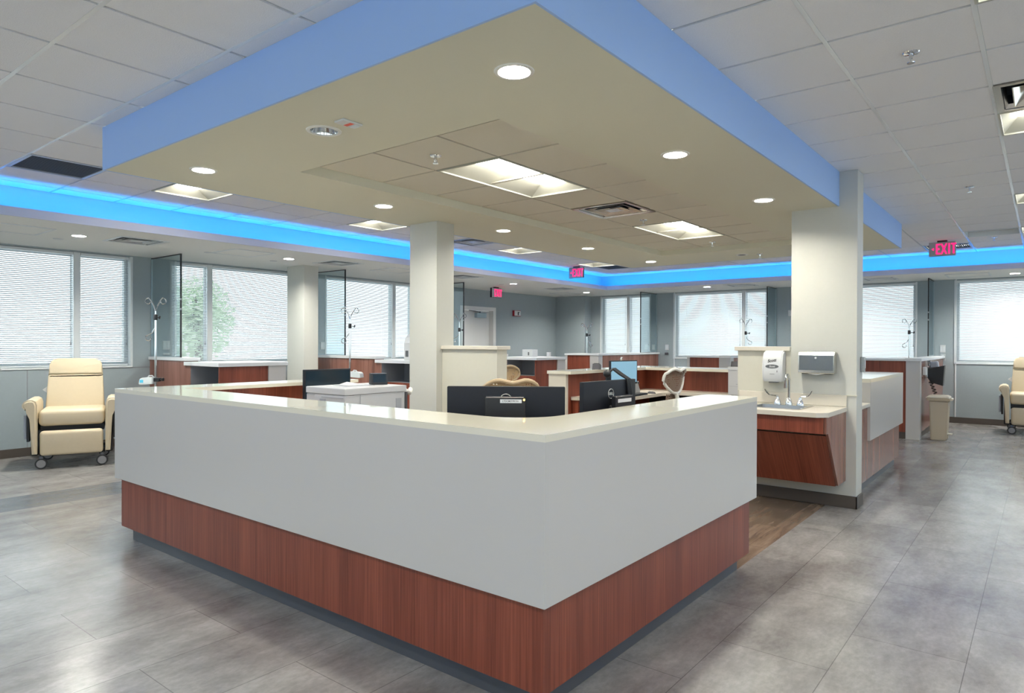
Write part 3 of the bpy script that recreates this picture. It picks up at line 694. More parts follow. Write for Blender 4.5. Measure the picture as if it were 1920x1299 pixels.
prism(bm, [(x0+a, y0+a), (4.18, y0+a), (4.18, y0+.14), (x0+.14, y0+.14), (x0+.14, 5.10), (x0+a, 5.10)], .10, .434); wpart('wood_panel', bm, M['wood'], t)
bm = B(); a = .075
prism(bm, [(x0+a, y0+a), (4.12, y0+a), (4.12, y0+.14), (x0+.14, y0+.14), (x0+.14, 5.04), (x0+a, 5.04)], 0, .10); wpart('toe_kick', bm, M['kick'], t)
bm = B(); box(bm, x0+.141, 3.84, 4.94, 5.12, .10, 1.039); wpart('back_panel', bm, M['wood'], t)
bm = B(); box(bm, 3.8405, 3.862, 4.93, 5.14, .0, 1.039); wpart('end_panel', bm, M['counter_satin'], t)
bm = B(); box(bm, x0+.141, 4.20, y0+.141, y0+.16, .0, 1.039); box(bm, x0+.141, x0+.16, y0+.161, 4.93, .0, 1.039); wpart('inner_panel', bm, M['wood'], t)

t = thing('reception_counter', 'white and mahogany counter beyond the sink wall, reaching to the far station end', 'reception counter', (6.5, 1.31, 0))
bm = B()
prism(bm, [(7.15, 1.30), (9.04, 1.30), (9.04, 4.70), (6.60, 4.70), (6.60, 4.36), (8.50, 4.36), (8.50, 1.62), (7.15, 1.62)], 1.03, 1.067); wpart('countertop', bm, M['counter'], t)
bm = B(); box(bm, 7.15, 9.04, 1.30, 1.42, .475, 1.03); box(bm, 8.92, 9.04, 1.42, 4.70, .475, 1.03); wpart('front_panel', bm, M['white'], t)
bm = B(); box(bm, 6.495, 8.94, 1.325, 1.42, .10, .474); box(bm, 6.495, 7.149, 1.325, 1.42, .474, .80); wpart('wood_panel', bm, M['wood2'], t)
bm = B(); box(bm, 6.495, 8.88, 1.365, 1.42, 0, .10); wpart('toe_kick', bm, M['kick'], t)
bm = B(); box(bm, 6.492, 7.148, 1.30, 1.95, .80, .838, .006, 2); wpart('low_shelf', bm, M['counter_satin'], t)
bm = B(); box(bm, 8.72, 8.90, 1.421, 4.68, 0, 1.029); wpart('wood_back', bm, M['wood'], t)
bm = B(); box(bm, 6.67, 8.719, 4.46, 4.66, 0, 1.029); wpart('side_panel', bm, M['wood'], t)
bm = B(); box(bm, 6.62, 6.669, 4.44, 4.69, 0, 1.029); wpart('end_panel', bm, M['counter_satin'], t)

# desks behind the counters
t = thing('work_desk', 'cream work desk running behind the front reception counter', 'desk', (2.14, 1.58, 0))
bm = B(); prism(bm, [(2.135, 1.575), (4.15, 1.575), (4.15, 2.28), (3.2, 2.28)]+arc(3.2, 2.68, .4, -PI/2, -PI, 8)+[(2.8, 3.35), (3.22, 3.40), (3.22, 4.25), (4.0, 4.25), (4.0, 4.92), (2.135, 4.92)], .705, .74); wpart('desk_top', bm, M['counter_satin'], t)
for q in ((4.10, 4.13, 1.60, 2.2), (3.95, 3.98, 4.3, 4.9), (2.15, 2.75, 4.2, 4.23)):
    bm = B(); box(bm, *q, 0, .704); wpart('desk_support', bm, M['grey'], t)
t = thing('work_desk', 'cream corner desk below the far mahogany counter', 'desk', (8.2, 4.2, 0))
bm = B(); prism(bm, [(6.75, 4.455), (6.75, 4.36), (7.02, 4.30), (7.16, 3.86), (8.05, 3.9), (8.30, 3.76), (8.44, 3.2), (8.44, 1.65), (8.715, 1.65), (8.715, 4.455)], .715, .755); wpart('desk_top', bm, M['counter_satin'], t)
for q, mk in (((7.2, 7.23, 3.95, 4.4), 'blackmatte'), ((8.45, 8.68, 1.9, 1.93), 'blackmatte'), ((8.69, 8.714, 2.0, 4.40), 'blackmatte'), ((6.78, 6.80, 4.37, 4.455), 'wood')):
    bm = B(); box(bm, *q, 0, .714); wpart('desk_support', bm, M[mk], t)

# ------------------------------------------------------------------ treatment bay partitions with charting stations
def partition_left(label, X, ys, ye, wdt):
    """low wall along y from the left wall to ys, then a charting box from ys down to ye"""
    t = thing('bay_partition', label, 'partition', (X+.1, (ye+YW)/2, 0))
    bm = B(); box(bm, X, X+.17, ys+.001, YW-.001, .10, 1.15); wpart('wood_panel', bm, M['wood2'], t)
    bm = B(); box(bm, X+.03, X+.14, ys+.001, YW-.013, 0, .10); box(bm, X+.06, X+wdt-.04, ye+.06, ys, 0, .10); wpart('toe_kick', bm, M['base'], t)
    bm = B(); box(bm, X-.02, X+.19, ys-.02, YW-.001, 1.151, 1.192, .003, 1); wpart('cap', bm, M['capwhite'], t)
    bm = B(); box(bm, X-.03, X+wdt+.02, ye-.02, ys-.021, 1.095, 1.142, .003, 1); wpart('station_top', bm, M['capwhite'], t)
    bm = B(); box(bm, X+wdt-.25, X+wdt, ye, ys, .10, 1.094); wpart('end_post', bm, M['white'], t)
    bm = B(); box(bm, X, X+wdt-.251, ye+.02, ye+.04, .10, 1.094); box(bm, X, X+.02, ye+.041, ys-.02, .10, .815); wpart('front_panel', bm, M['wood'], t)
    bm = B(); box(bm, X, X+.45, ys-.14, ys-.001, .10, 1.094); wpart('side_panel', bm, M['wood2'], t)
    bm = B(); box(bm, X+.021, X+wdt-.252, ye+.041, ys-.146, .79, .815); box(bm, X+.45, X+.47, ye+.041, ys-.146, .816, 1.094)
    box(bm, X+.004, X+.45, ys-.146, ys-.141, .816, 1.094); box(bm, X+.004, X+.45, ye+.0405, ye+.045, .816, 1.094); wpart('niche', bm, M['grey'], t)
    return t
partition_left('low mahogany bay partition with grey niche left of the window column', 4.15, 8.68, 7.80, .90)
partition_left('long mahogany bay partition behind the printer and second IV pole', 6.60, 7.86, 7.05, .90)
partition_left('mahogany bay partition with grey niche below the white door', 9.50, 7.80, 6.99, .90)
def partition_far(label, X, y0, y1, post, wl, wr, dim):
    """low wall along x to the far wall at y0..y0+.17, and a head box from y0 to y1 at X"""
    t = thing('bay_partition', label, 'partition', ((X+XW)/2, y0+.09, 0))
    D = .62
    bm = B(); box(bm, X+D+.001, XW-.013, y0+.01, y0+.16, .10, 1.15); box(bm, X+.16, X+D, y0+.004, y0+.02, .10, 1.15); wpart('wood_panel', bm, M['wood2'], t)
    bm = B(); box(bm, X-.015, XW-.001, y0-.02, y0+.19, 1.151, 1.192, .003, 1); box(bm, X-.015, X+D, y0+.191, y1+.01, 1.151, 1.185, .003, 1); wpart('cap', bm, M['capwhite'], t)
    for q in ((X, X+.159, y0, y0+post), (X, X+.1, y1-.05, y1)):
        bm = B(); box(bm, *q, 0, 1.15); wpart('end_post', bm, M['white'], t)
    bm = B(); box(bm, X+.015, X+.035, y0+post+.001, y1-.051, .10, 1.15); wpart('front_panel', bm, M['wood'], t)
    bm = B(); box(bm, X+.036, X+D, y0+.17, y1-.052, .10, 1.15); wpart('station_body', bm, M['grey'], t)
    bm = B(); box(bm, X+.16, XW-.013, y0+.03, y0+.14, 0, .10); box(bm, X+.03, X+.2, y0+post+.001, y1-.052, 0, .10); wpart('toe_kick', bm, M['base'], t)
    return t
partition_far('mahogany bay partition with white posts below the glass screen by the far corner', 11.6, 7.0, 7.80, .20, 0, 0, 0)
partition_far('mahogany bay partition with white post behind the mesh chair and sink wall', 11.42, 4.25, 5.04, .20, 0, 0, 0)
partition_far('mahogany bay partition with broad white post beside the trash bin', 11.37, 1.42, 2.22, .18, 0, 0, 0)

def glass_screen(label, p0, p1, z0, z1):
    """p0 at the wall, p1 the free end"""
    t = thing('glass_screen', label, 'glass screen', ((p0[0]+p1[0])/2, (p0[1]+p1[1])/2, z0))
    ax = abs(p1[0]-p0[0]) > .1
    xa, xb, ya, yb = min(p0[0], p1[0]), max(p0[0], p1[0]), min(p0[1], p1[1]), max(p0[1], p1[1])
    h = .005
    bm = B(); box(bm, xa-(0 if ax else h), xb+(0 if ax else h), ya-(h if ax else 0), yb+(h if ax else 0), z0+.012, z1-.012); wpart('glass', bm, M['screen'], t)
    bm = B(); h = .007
    box(bm, xa-(0 if ax else h), xb+(0 if ax else h), ya-(h if ax else 0), yb+(h if ax else 0), z1-.012, z1); wpart('top_rail', bm, M['black'], t)
    bm = B(); box(bm, xa-(0 if ax else h), xb+(0 if ax else h), ya-(h if ax else 0), yb+(h if ax else 0), z0, z0+.012); wpart('bottom_rail', bm, M['closer'], t)
    bm = B(); e = .0085; box(bm, p1[0]-e, p1[0]+e, p1[1]-e, p1[1]+e, z0, z1); wpart('end_post', bm, M['black'], t)
    bm = B(); e = .008; box(bm, p0[0]-e, p0[0]+e, p0[1]-e, p0[1]+e, z0+.013, z1-.013); wpart('wall_channel', bm, M['closer'], t)
    for zz in (z0+.62, z0+.75):
        bm = B(); box(bm, p1[0]-.011, p1[0]+.011, p1[1]-.011, p1[1]+.011, zz, zz+.025); wpart('edge_clip', bm, M['steel'], t)
glass_screen('glass privacy screen left of the green tinted blind, behind the first IV pole', (4.17, YW-.01), (4.17, 8.84), 1.193, 2.55)
glass_screen('glass privacy screen right of the window column', (6.66, YW-.01), (6.66, 8.66), 1.193, 2.55)
glass_screen('glass privacy screen seen edge-on right of the station column', (9.42, YW-.01), (9.42, 8.66), 1.193, 2.55)
glass_screen('glass privacy screen on the far wall left of the large blind', (XW-.01, 7.06), (13.5, 7.06), 1.193, 2.55)
glass_screen('glass privacy screen on the far wall left of the sink column', (XW-.01, 4.36), (13.72, 4.36), 1.193, 2.55)
glass_screen('glass privacy screen on the far wall above the trash bin', (XW-.01, 1.58), (13.6, 1.58), 1.193, 2.55)

# ------------------------------------------------------------------ recliners (local: front is -y)
def recliner(label, loc, rz):
    t = thing('recliner_chair', label, 'recliner', loc, rz, 'cream medical recliners on casters')
    # backrest: leaning slab with a rounded headrest
    lean = Matrix.Translation((0, .20, .50)) @ Matrix.Rotation(math.radians(-13), 4, 'X')
    def pad(w0, w1, z0, z1, th, mtx, rad=.05):
        bm = B(); n = 6; pts = []
        poly = [(-w0/2, z0), (w0/2, z0), (w1/2, z1-rad)]
        poly += [(w1/2-rad+rad*math.cos(a), z1-rad+rad*math.sin(a)) for a in [PI/2*k/n for k in range(1, n+1)]]
        poly += [(-w1/2+rad-rad*math.sin(a), z1-rad+rad*math.cos(a)) for a in [PI/2*k/n for k in range(0, n)]]
        poly += [(-w1/2, z1-rad)]
        extr(bm, poly, 'y', -th/2, th/2)
        es = [e for e in bm.edges if abs(e.verts[0].co.y-e.verts[1].co.y) < 1e-5]
        bmesh.ops.bevel(bm, geom=es, offset=.025, segments=3, affect='EDGES', profile=.6)
        bmesh.ops.transform(bm, matrix=mtx, verts=bm.verts); return bm
    obj('backrest', pad(.60, .545, .0, .505, .13, lean, .01), M['vinyl'], t, True)
    obj('headrest', pad(.545, .525, .508, .70, .145, lean @ Matrix.Translation((0, -.004, 0)), .075), M['vinyl'], t, True)
    bm = B(); box(bm, -.31, .31, -.36, .26, .465, .645, .05, 4); obj('seat_cushion', bm, M['vinyl'], t, True)
    bm = B(); box(bm, -.295, .295, -.37, -.27, .165, .435, .035, 3, mtx=Matrix.Translation((0, -.02, 0)) @ Matrix.Rotation(math.radians(3), 4, 'X')); obj('footrest', bm, M['vinyl'], t, True)
    for s in (-1, 1):
        bm = B()      # arm: padded top rolling outwards, front panel tapering to the floor
        prof = [(.318, .17), (.365, .17), (.385, .56), (.393, .635), (.43, .655), (.452, .685), (.452, .715), (.435, .742), (.40, .760), (.36, .760), (.33, .742), (.318, .70)]
        extr(bm, [(s*x, z) for x, z in prof], 'y', -.40, -.29)
        prof2 = [(.318, .55), (.383, .55), (.393, .635), (.43, .655), (.452, .685), (.452, .715), (.435, .742), (.40, .760), (.36, .760), (.33, .742), (.318, .70)]
        extr(bm, [(s*x, z) for x, z in prof2], 'y', -.2901, .22)
        es = [e for e in bm.edges if abs(e.verts[0].co.y-e.verts[1].co.y) < 1e-5 and abs(e.verts[0].co.y+.40) < 1e-3]
        bmesh.ops.bevel(bm, geom=es, offset=.02, segments=3, affect='EDGES')
        obj('armrest', bm, M['vinyl'], t, True)
        bm = B(); box(bm, s*.394, s*.420, -.30, .10, .30, .62, .004, 1); tr = obj('side_tray_mount', bm, M['black'], t)
        bm = B(); box(bm, s*.421, s*.450, -.27, .06, .33, .59, .008, 2); obj('side_tray', bm, M['chairgrey'], tr)
        bm = B(); box(bm, s*.320, s*.385, -.285, .28, .14, .545, .01, 1); obj('side_frame', bm, M['black'], t)
    bm = B(); box(bm, -.30, .30, -.24, .28, .39, .46); box(bm, -.31, .31, -.22, -.18, .13, .17); box(bm, -.31, .31, .30, .34, .13, .17); box(bm, -.03, .03, -.2, .32, .13, .16)
    tube(bm, [(-.30, -.28, .155), (.30, -.28, .155)], .013, 8); obj('base_frame', bm, M['black'], t)
    for sx, sy in ((-1, -1), (1, -1), (-1, 1), (1, 1)):
        x, y = sx*.285, (-.33 if sy < 0 else .36)
        bm = B(); r = .058
        bmesh.ops.create_cone(bm, cap_ends=True, segments=22, radius1=r, radius2=r, depth=.036, matrix=Matrix.Translation((x, y, r)) @ Matrix.Rotation(PI/2, 4, 'X'))
        wh = obj('caster', bm, M['tyre'], t, True)
        bm = B(); bmesh.ops.create_cone(bm, cap_ends=True, segments=22, radius1=r*.74, radius2=r*.74, depth=.042, matrix=Matrix.Translation((x, y, r)) @ Matrix.Rotation(PI/2, 4, 'X'))
        obj('caster_hub', bm, M['wheel'], wh, True)
        bm = B(); box(bm, x-.018, x+.018, y-.026, y+.026, .112, .145, .004, 1); box(bm, x-.008, x+.008, y+.021, y+.027, .05, .13); obj('caster_fork', bm, M['kick'], wh)
    bm = B(); extr(bm, [(-.335, .83), (-.285, .87), (-.285, .79)], 'y', .30, .33); obj('release_handle', bm, M['plastic'], t)
    return t
rc = recliner('cream reclining treatment chair under the blinds at the left', (2.93, 8.80, 0), math.radians(-22))
dup(rc, 'cream reclining treatment chair cut off by the right edge of the view', (13.42, .12, 0), math.radians(-88))

# ------------------------------------------------------------------ office chairs (local: sitter faces -y, back towards +y)
def office_chair(label, loc, rz, fmat, mmat, top=1.02):
    t = thing('office_chair', label, 'office chair', loc, rz, 'mesh back office chairs')
    zt = top; zb = top-.27
    def curve(x, z): return .25+.05*(x/.23)**2*-1+.10*(z-.55)+(.02 if z > zt-.05 else 0)
    out = []      # butterfly shaped frame outline
    for k in range(40):
        a = 2*PI*k/40; cx_ = math.cos(a); sz = math.sin(a)
        w = .235 if sz > 0 else .235-.10*(-sz)
        x = w*math.copysign(abs(cx_)**.75, cx_)
        z = (zt+zb)/2+(.135 if sz > 0 else .15)*math.copysign(abs(sz)**.8, sz)
        if sz > 0: z -= .035*math.exp(-(x/.075)**2)
        out.append((x, curve(x, z), z))
    bm = B(); tube(bm, out, .017, 8, True); fr = obj('back_frame', bm, fmat, t, True)
    bm = B(); c = [sum(p[i] for p in out)/40 for i in range(3)]
    rings = [[bm.verts.new((c[0]+(p[0]-c[0])*q, curve(c[0]+(p[0]-c[0])*q, c[2]+(p[2]-c[2])*q)-.008*(1-q), c[2]+(p[2]-c[2])*q)) for p in out] for q in (1, .7, .4, .12)]
    for a, b_ in zip(rings, rings[1:]):
        for k in range(40): bm.faces.new((a[k], a[(k+1) % 40], b_[(k+1) % 40], b_[k]))
    bm.faces.new(rings[-1]); obj('back_mesh', bm, mmat, t, True)
    bm = B(); rows = []      # lower lumbar mesh panel
    for k in range(7):
        z = .50+(zb-.02-.50)*k/6
        rows.append([bm.verts.new((x, .235+.06*(z-.5)-.04*(x/.2)**2, z)) for x in (-.17+.02*k/6, -.09, 0, .09, .17-.02*k/6)])
    for a, b_ in zip(rows, rows[1:]):
        for k in range(4): bm.faces.new((a[k], a[k+1], b_[k+1], b_[k]))
    obj('lumbar_mesh', bm, mmat, t, True)
    bm = B(); tube(bm, [(0, .06, .40), (0, .20, .41), (0, .29, .50), (0, .305, zb-.12), (0, .275, zb+.0)], [.03, .03, .028, .026, .022], 8); obj('back_stem', bm, fmat, t, True)
    bm = B(); box(bm, -.235, .235, -.26, .20, .435, .50, .028, 3); obj('seat', bm, mmat if False else M['tanframe'], t, True)
    bm = B(); lathe(bm, [(.03, .10), (.03, .26), (.022, .27), (.022, .43)], 14); obj('gas_lift', bm, M['black'], t, True)
    for s in (-1, 1):
        bm = B(); tube(bm, [(s*.15, .05, .43), (s*.27, .03, .44), (s*.29, .02, .52), (s*.285, .0, .64)], .016, 8); box(bm, s*.25, s*.325, -.14, .10, .64, .67, .012, 2); obj('arm', bm, M['tanframe'], t, True)
    for k in range(5):
        a = 2*PI*k/5+.3; d = Vector((math.cos(a), math.sin(a), 0))
        bm = B(); tube(bm, [Vector((0, 0, .11)), d*.15+Vector((0, 0, .105)), d*.29+Vector((0, 0, .075))], [.028, .022, .015], 8); lg = obj('leg', bm, fmat, t, True)
        bm = B(); p = d*.29; bmesh.ops.create_cone(bm, cap_ends=True, segments=14, radius1=.03, radius2=.03, depth=.04, matrix=Matrix.Translation((p.x, p.y, .03)) @ Matrix.Rotation(a+PI/2, 4, 'Z') @ Matrix.Rotation(PI/2, 4, 'Y')); obj('caster', bm, M['black'], lg, True)
    return t
office_chair('white framed office chair with brown mesh back facing the far desk', (6.98, 3.48, 0), math.radians(178), M['chairwhite'], M['mesh_brown'], 1.13)
office_chair('tan mesh office chair directly behind the front black monitor', (4.35, 3.53, 0), math.radians(140), M['tanframe'], M['mesh_tan'], 1.115)
office_chair('tan rounded mesh office chair half hidden by the half wall at the station column', (7.90, 6.38, 0), math.radians(120), M['tanframe'], M['mesh_tan'], 1.075)
office_chair('white framed office chair seen edge-on between printer and station column', (3.515, 4.245, 0), math.radians(218), M['chairwhite'], M['mesh_brown'], 1.03)

# ------------------------------------------------------------------ screens and desk equipment
def monitor(label, loc, rz, w, h, ztop, desk, back=True, screen=None, box_=True, group='flat computer monitors'):
    """local: screen faces -y, back faces +y; origin on the desk"""
    t = thing('computer_monitor', label, 'monitor', (loc[0], loc[1], desk), rz, group)
    zt = ztop-desk; zb = zt-h
    bm = B(); box(bm, -w/2, w/2, -.012, .018, zb, zt, .005, 2); box(bm, -w*.36, w*.36, .0181, .034, zb+.05, zt-.05, .012, 2) if not back else None; obj('housing', bm, M['navy'], t, True)
    bm = B(); box(bm, -w/2+.012, w/2-.012, -.0135, -.0122, zb+.02, zt-.012); obj('screen', bm, screen or M['display'], t)
    bm = B(); box(bm, -.03, .03, .022, .045, .012, zt-h*.45, .006, 1); obj('stand_neck', bm, M['black'], t, True)
    bm = B(); box(bm, -.12, .12, -.07, .11, 0, .012, .004, 1); obj('stand_foot', bm, M['black'], t, True)
    return t
def ring_logo(t, y, zc, r, flip):
    bm = B(); pts = [(r*math.cos(2*PI*k/28), y, zc+r*math.sin(2*PI*k/28)) for k in range(28)]; tube(bm, pts, .0022, 6, True)
    o = obj('maker_ring', bm, M['silver'], t, True)
    bm = text_bm('DELL', r*.72, .0008, .001)
    mt = Matrix.Translation((0, y, zc)) @ (Matrix.Rotation(PI, 4, 'Z') if flip else Matrix.Identity(4)) @ Matrix.Rotation(PI/2, 4, 'X')
    bmesh.ops.transform(bm, matrix=mt, verts=bm.verts); obj('maker_letters', bm, M['silver'], o)
def pc_box(label, loc, rz, w, z0, z1, led):
    t = thing('computer_box', label, 'computer', loc, rz, 'small computers behind the monitors')
    bm = B(); box(bm, -w/2, w/2, 0, .035, z0, z1, .004, 1); obj('case', bm, M['black'], t)
    bm = B(); box(bm, -w/2+.018, w/2-.075, .0352, .0358, z1-.030, z1-.012) if led else box(bm, -w/2+.02, w/2-.02, .0352, .0358, z1-.04, z1-.018); lb = obj('name_label', bm, M['label'], t)
    if led:
        bm = text_bm('LTDCMSTPRT01', .0115, .0002, .0002); bmesh.ops.transform(bm, matrix=Matrix.Translation((.028, .0360, z1-.021)) @ Matrix.Rotation(PI, 4, 'Z') @ Matrix.Rotation(PI/2, 4, 'X'), verts=bm.verts); bmesh.ops.translate(bm, vec=(-.055, 0, 0), verts=bm.verts)
        obj('label_print', bm, M['ink'], lb)
        bm = B(); bmesh.ops.create_uvsphere(bm, u_segments=10, v_segments=8, radius=.005, matrix=Matrix.Translation((-w/2+.006, .034, z1-.014))); obj('status_light', bm, M['amber'], t, True)
    return t
# front monitor (back towards the viewer), back normal points to (-.81,-.59)
ang = math.atan2(-.59, -.81)-PI/2
mA = monitor('black monitor seen from behind, nearest on the front desk by the counter corner', (2.64, 2.134), ang, .596, .345, 1.18, .74)
ring_logo(mA, .0195, .372, .030, True)
pc_box('black mini computer with name label and amber light behind the nearest monitor', (2.606, 2.110, .74), ang, .200, .20, .392, True)
mB = monitor('black monitor seen from behind, second from the counter corner on the right desk', (3.66, 2.135), PI+math.radians(-4), .575, .34, 1.168, .74)
ring_logo(mB, .0195, .345, .030, True)
pc_box('dark mini computer with pale label on the second monitor from the counter corner', (3.70, 2.075, .74), PI+math.radians(-4), .19, .14, .335, False)
t = thing('cable_bundle', 'thick black cables draped over the top of the second monitor', 'cables', (3.80, 2.14, 1.17), 0)
bm = B()
for k in range(4):
    o_ = .012*k
    tube(bm, [(-.05+o_, .07, -.12), (-.045+o_, .06, .045), (-.02+o_, .035, .065), (.01+o_, -.0, .03), (.035+o_, -.040, -.0), (.04+o_, -.050, -.12)], .008, 6)
obj('cables', bm, M['black'], t, True)
bm = B(); bmesh.ops.create_uvsphere(bm, u_segments=12, v_segments=8, radius=.026, matrix=Matrix.Translation((-.045, .06, .035))); obj('cable_knot', bm, M['black'], t, True)
mC = monitor('monitor with lit blue-grey screen on the far corner desk', (7.43, 4.12), math.radians(-14), .485, .295, 1.185, .755, False, M['display_blue'])
mD = monitor('dark screened monitor standing behind the large white printer', (3.39, 4.64), math.radians(-3), .44, .30, 1.178, .74, False)
bm = text_bm('DELL', .018, .0006, .0006); bmesh.ops.transform(bm, matrix=Matrix.Translation((.02, -.0138, .145)) @ Matrix.Rotation(PI/2, 4, 'X'), verts=bm.verts); obj('maker_letters', bm, M['silver'], mD)

t = thing('computer_keyboard', 'dark keyboard on the far corner desk in front of the lit monitor', 'keyboard', (7.45, 3.955, .755), math.radians(4))
bm = B(); box(bm, -.22, .22, -.065, .065, 0, .018, .005, 1); obj('keyboard_body', bm, M['navy'], t)
bm = B()
for r_ in range(5):
    for k in range(14): box(bm, -.21+k*.03, -.184+k*.03, -.058+r_*.0235, -.038+r_*.0235, .018, .024)
obj('keys', bm, M['black'], t)
t = thing('computer_mouse', 'small black mouse right of the dark keyboard', 'mouse', (7.86, 3.95, .755), .3)
bm = B(); bmesh.ops.create_uvsphere(bm, u_segments=16, v_segments=10, radius=1, matrix=Matrix.Diagonal((.03, .055, .032, 1))); bmesh.ops.bisect_plane(bm, geom=bm.verts[:]+bm.edges[:]+bm.faces[:], plane_co=(0, 0, .0), plane_no=(0, 0, -1), clear_outer=True); obj('mouse_shell', bm, M['ink'], t, True)
bm = B(); tube(bm, [(0, .01, .030), (0, .035, .026)], .004, 6); obj('scroll_wheel', bm, M['grey'], t)
t = thing('desk_phone', 'slanted grey desk telephone beside the lit monitor', 'telephone', (7.86, 4.27, .755), math.radians(-12))
bm = B(); extr(bm, [(-.11, 0), (.11, 0), (.11, .03), (.03, .19), (.0, .19), (-.06, .03)], 'y', -.09, .09); obj('phone_base', bm, M['grey'], t)
bm = B(); box(bm, -.02, .02, -.075, .075, -.012, .012, .006, 2, mtx=Matrix.Translation((.075, -.02, .13)) @ Matrix.Rotation(math.radians(63), 4, 'Y')); obj('phone_keypad', bm, M['ink'], t)
bm = B(); tube(bm, [(.02, .065, .205), (.05, .065, .215), (.10, .065, .10), (.105, .065, .07)], [.02, .014, .014, .02], 8); obj('handset', bm, M['black'], t, True)
t = thing('card_reader', 'small dark card reader on the far counter above the lit monitor', 'card reader', (7.45, 4.52, 1.067), .2)
bm = B(); extr(bm, [(-.05, 0), (.05, 0), (.045, .05), (-.03, .07)], 'y', -.045, .045); obj('reader_body', bm, M['ink'], t)
bm = B(); box(bm, -.03, .03, -.035, .035, .066, .070, mtx=Matrix.Rotation(math.radians(15), 4, 'Y')); obj('reader_screen', bm, M['navy'], t)
t = thing('pump_bottle', 'small cream pump bottle on the far counter right of the card reader', 'bottle', (8.05, 4.5, 1.067))
bm = B(); lathe(bm, [(.028, 0), (.03, .01), (.03, .085), (.012, .105), (.012, .112)], 16); obj('bottle_body', bm, M['tanlight'], t, True)
bm = B(); lathe(bm, [(.014, .112), (.016, .128), (.006, .13), (.006, .145)], 12); tube(bm, [(0, 0, .142), (.035, 0, .140)], .006, 6); obj('pump_top', bm, M['plastic'], t, True)

def printer(label, x0, x1, y0, y1, z0, z1, front):
    t = thing('office_printer', label, 'printer', ((x0+x1)/2, (y0+y1)/2, z0))
    g = .012
    bm = B(); box(bm, x0, x1, y0, y1, z0+.012, z1-.045, .006, 2); wpart('printer_body', bm, M['printer'], t)
    bm = B(); box(bm, x0-.003, x1+.003, y0-.003, y1+.003, z1-.043, z1, .005, 2); wpart('scanner_lid', bm, M['printer'], t)
    for a, c in ((x0+.04, y0+.04), (x1-.04, y0+.04), (x0+.04, y1-.04), (x1-.04, y1-.04)):
        bm = B(); lathe(bm, [(.015, z0), (.015, z0+.0115)], 10, a, c); wpart('foot', bm, M['black'], t)
    return t
t = printer('large white laser printer standing behind the front counter', 2.66, 3.18, 3.46, 3.87, .74, 1.105, 0)
bm = B(); box(bm, 2.6575, 2.6599, 3.66, 3.72, .93, 1.03); box(bm, 3.085, 3.135, 3.4575, 3.4599, .90, 1.02); wpart('vent_slots', bm, M['printergrey'], t)
bm = B(); box(bm, 2.6565, 2.6595, 3.475, 3.70, 1.040, 1.046); box(bm, 2.6565, 2.6595, 3.775, 3.86, 1.052, 1.056); box(bm, 2.78, 2.783, 3.4565, 3.4595, .76, 1.06) ; box(bm, 2.66, 3.15, 3.4570, 3.4595, 1.052, 1.0545); wpart('panel_seams', bm, M['printergrey'], t)
bm = B(); box(bm, 2.70, 2.73, 3.456, 3.4599, .90, .91); wpart('handle_notch', bm, M['ink'], t)
bm = B(); prism(bm, [(2.80, 3.62), (3.02, 3.60), (3.06, 3.80), (2.84, 3.83)], 1.1052, 1.107); wpart('output_tray', bm, M['printergrey'], t)
bm = B(); box(bm, 3.165, 3.1845, 3.452, 3.4595, .76, 1.06); wpart('side_trim', bm, M['ink'], t)
bm = B()
vs = [bm.verts.new(p) for p in ((-.07, -.06, .001), (.08, -.05, .001), (.06, .06, .002), (.0, .05, .018), (-.06, .055, .003))]; bm.faces.new(vs)
o = obj('paper_sheet', bm, M['paper']); o.location = (2.93, 3.74, 1.1075); tag(o, 'curled white paper sheet lying on the large white printer', 'paper')
t = thing('display_box', 'small black display box on the right end of the large white printer', 'display', (3.10, 3.66, 1.1055), math.radians(-28))
bm = B(); extr(bm, [(-.035, 0), (.035, 0), (.035, .012), (.022, .075), (-.035, .078)], 'x', -.058, .058) if False else extr(bm, [(-.045, 0), (.04, 0), (.03, .078), (-.035, .078)], 'x', -.056, .056); obj('display_case', bm, M['black'], t)
bm = B(); box(bm, -.045, .045, -.0455, -.041, .012, .066, mtx=Matrix.Rotation(math.radians(-7), 4, 'X')); obj('display_glass', bm, M['display'], t)
t = thing('spray_bottle', 'small blue bottle just left of the black display box', 'bottle', (3.45, 4.10, .74))
bm = B(); lathe(bm, [(.03, 0), (.032, .02), (.032, .24), (.02, .29), (.012, .31)], 16); obj('bottle_body', bm, M['bottleblue'], t, True)
bm = B(); lathe(bm, [(.014, .311), (.016, .35)], 12); tube(bm, [(0, 0, .345), (-.035, 0, .35)], .008, 6); obj('spray_head', bm, M['plastic'], t, True)
t = printer('tall pale printer left of the sink wall on the far desk', 8.12, 8.46, 2.64, 3.05, .755, 1.115, 0)
bm = B(); box(bm, 8.1175, 8.1199, 2.66, 3.03, .875, .878); box(bm, 8.1175, 8.1199, 2.66, 3.03, 1.062, 1.065); box(bm, 8.1175, 8.1199, 2.83, 2.95, .900, .906); wpart('panel_seams', bm, M['printergrey'], t)
t = thing('printer_touch_panel', 'small black touch panel tilted on top of the tall pale printer', 'display', (8.20, 2.985, 1.1155))
bm = B(); extr(bm, [(-.03, 0), (.04, 0), (.035, .03), (.0, .065), (-.01, .062)], 'y', -.05, .05); obj('panel_case', bm, M['black'], t)
bm = B(); box(bm, -.002, .001, -.04, .04, -.028, .028, mtx=Matrix.Translation((-.022, 0, .032)) @ Matrix.Rotation(math.radians(18), 4, 'Y')); obj('panel_screen', bm, M['ink'], t)

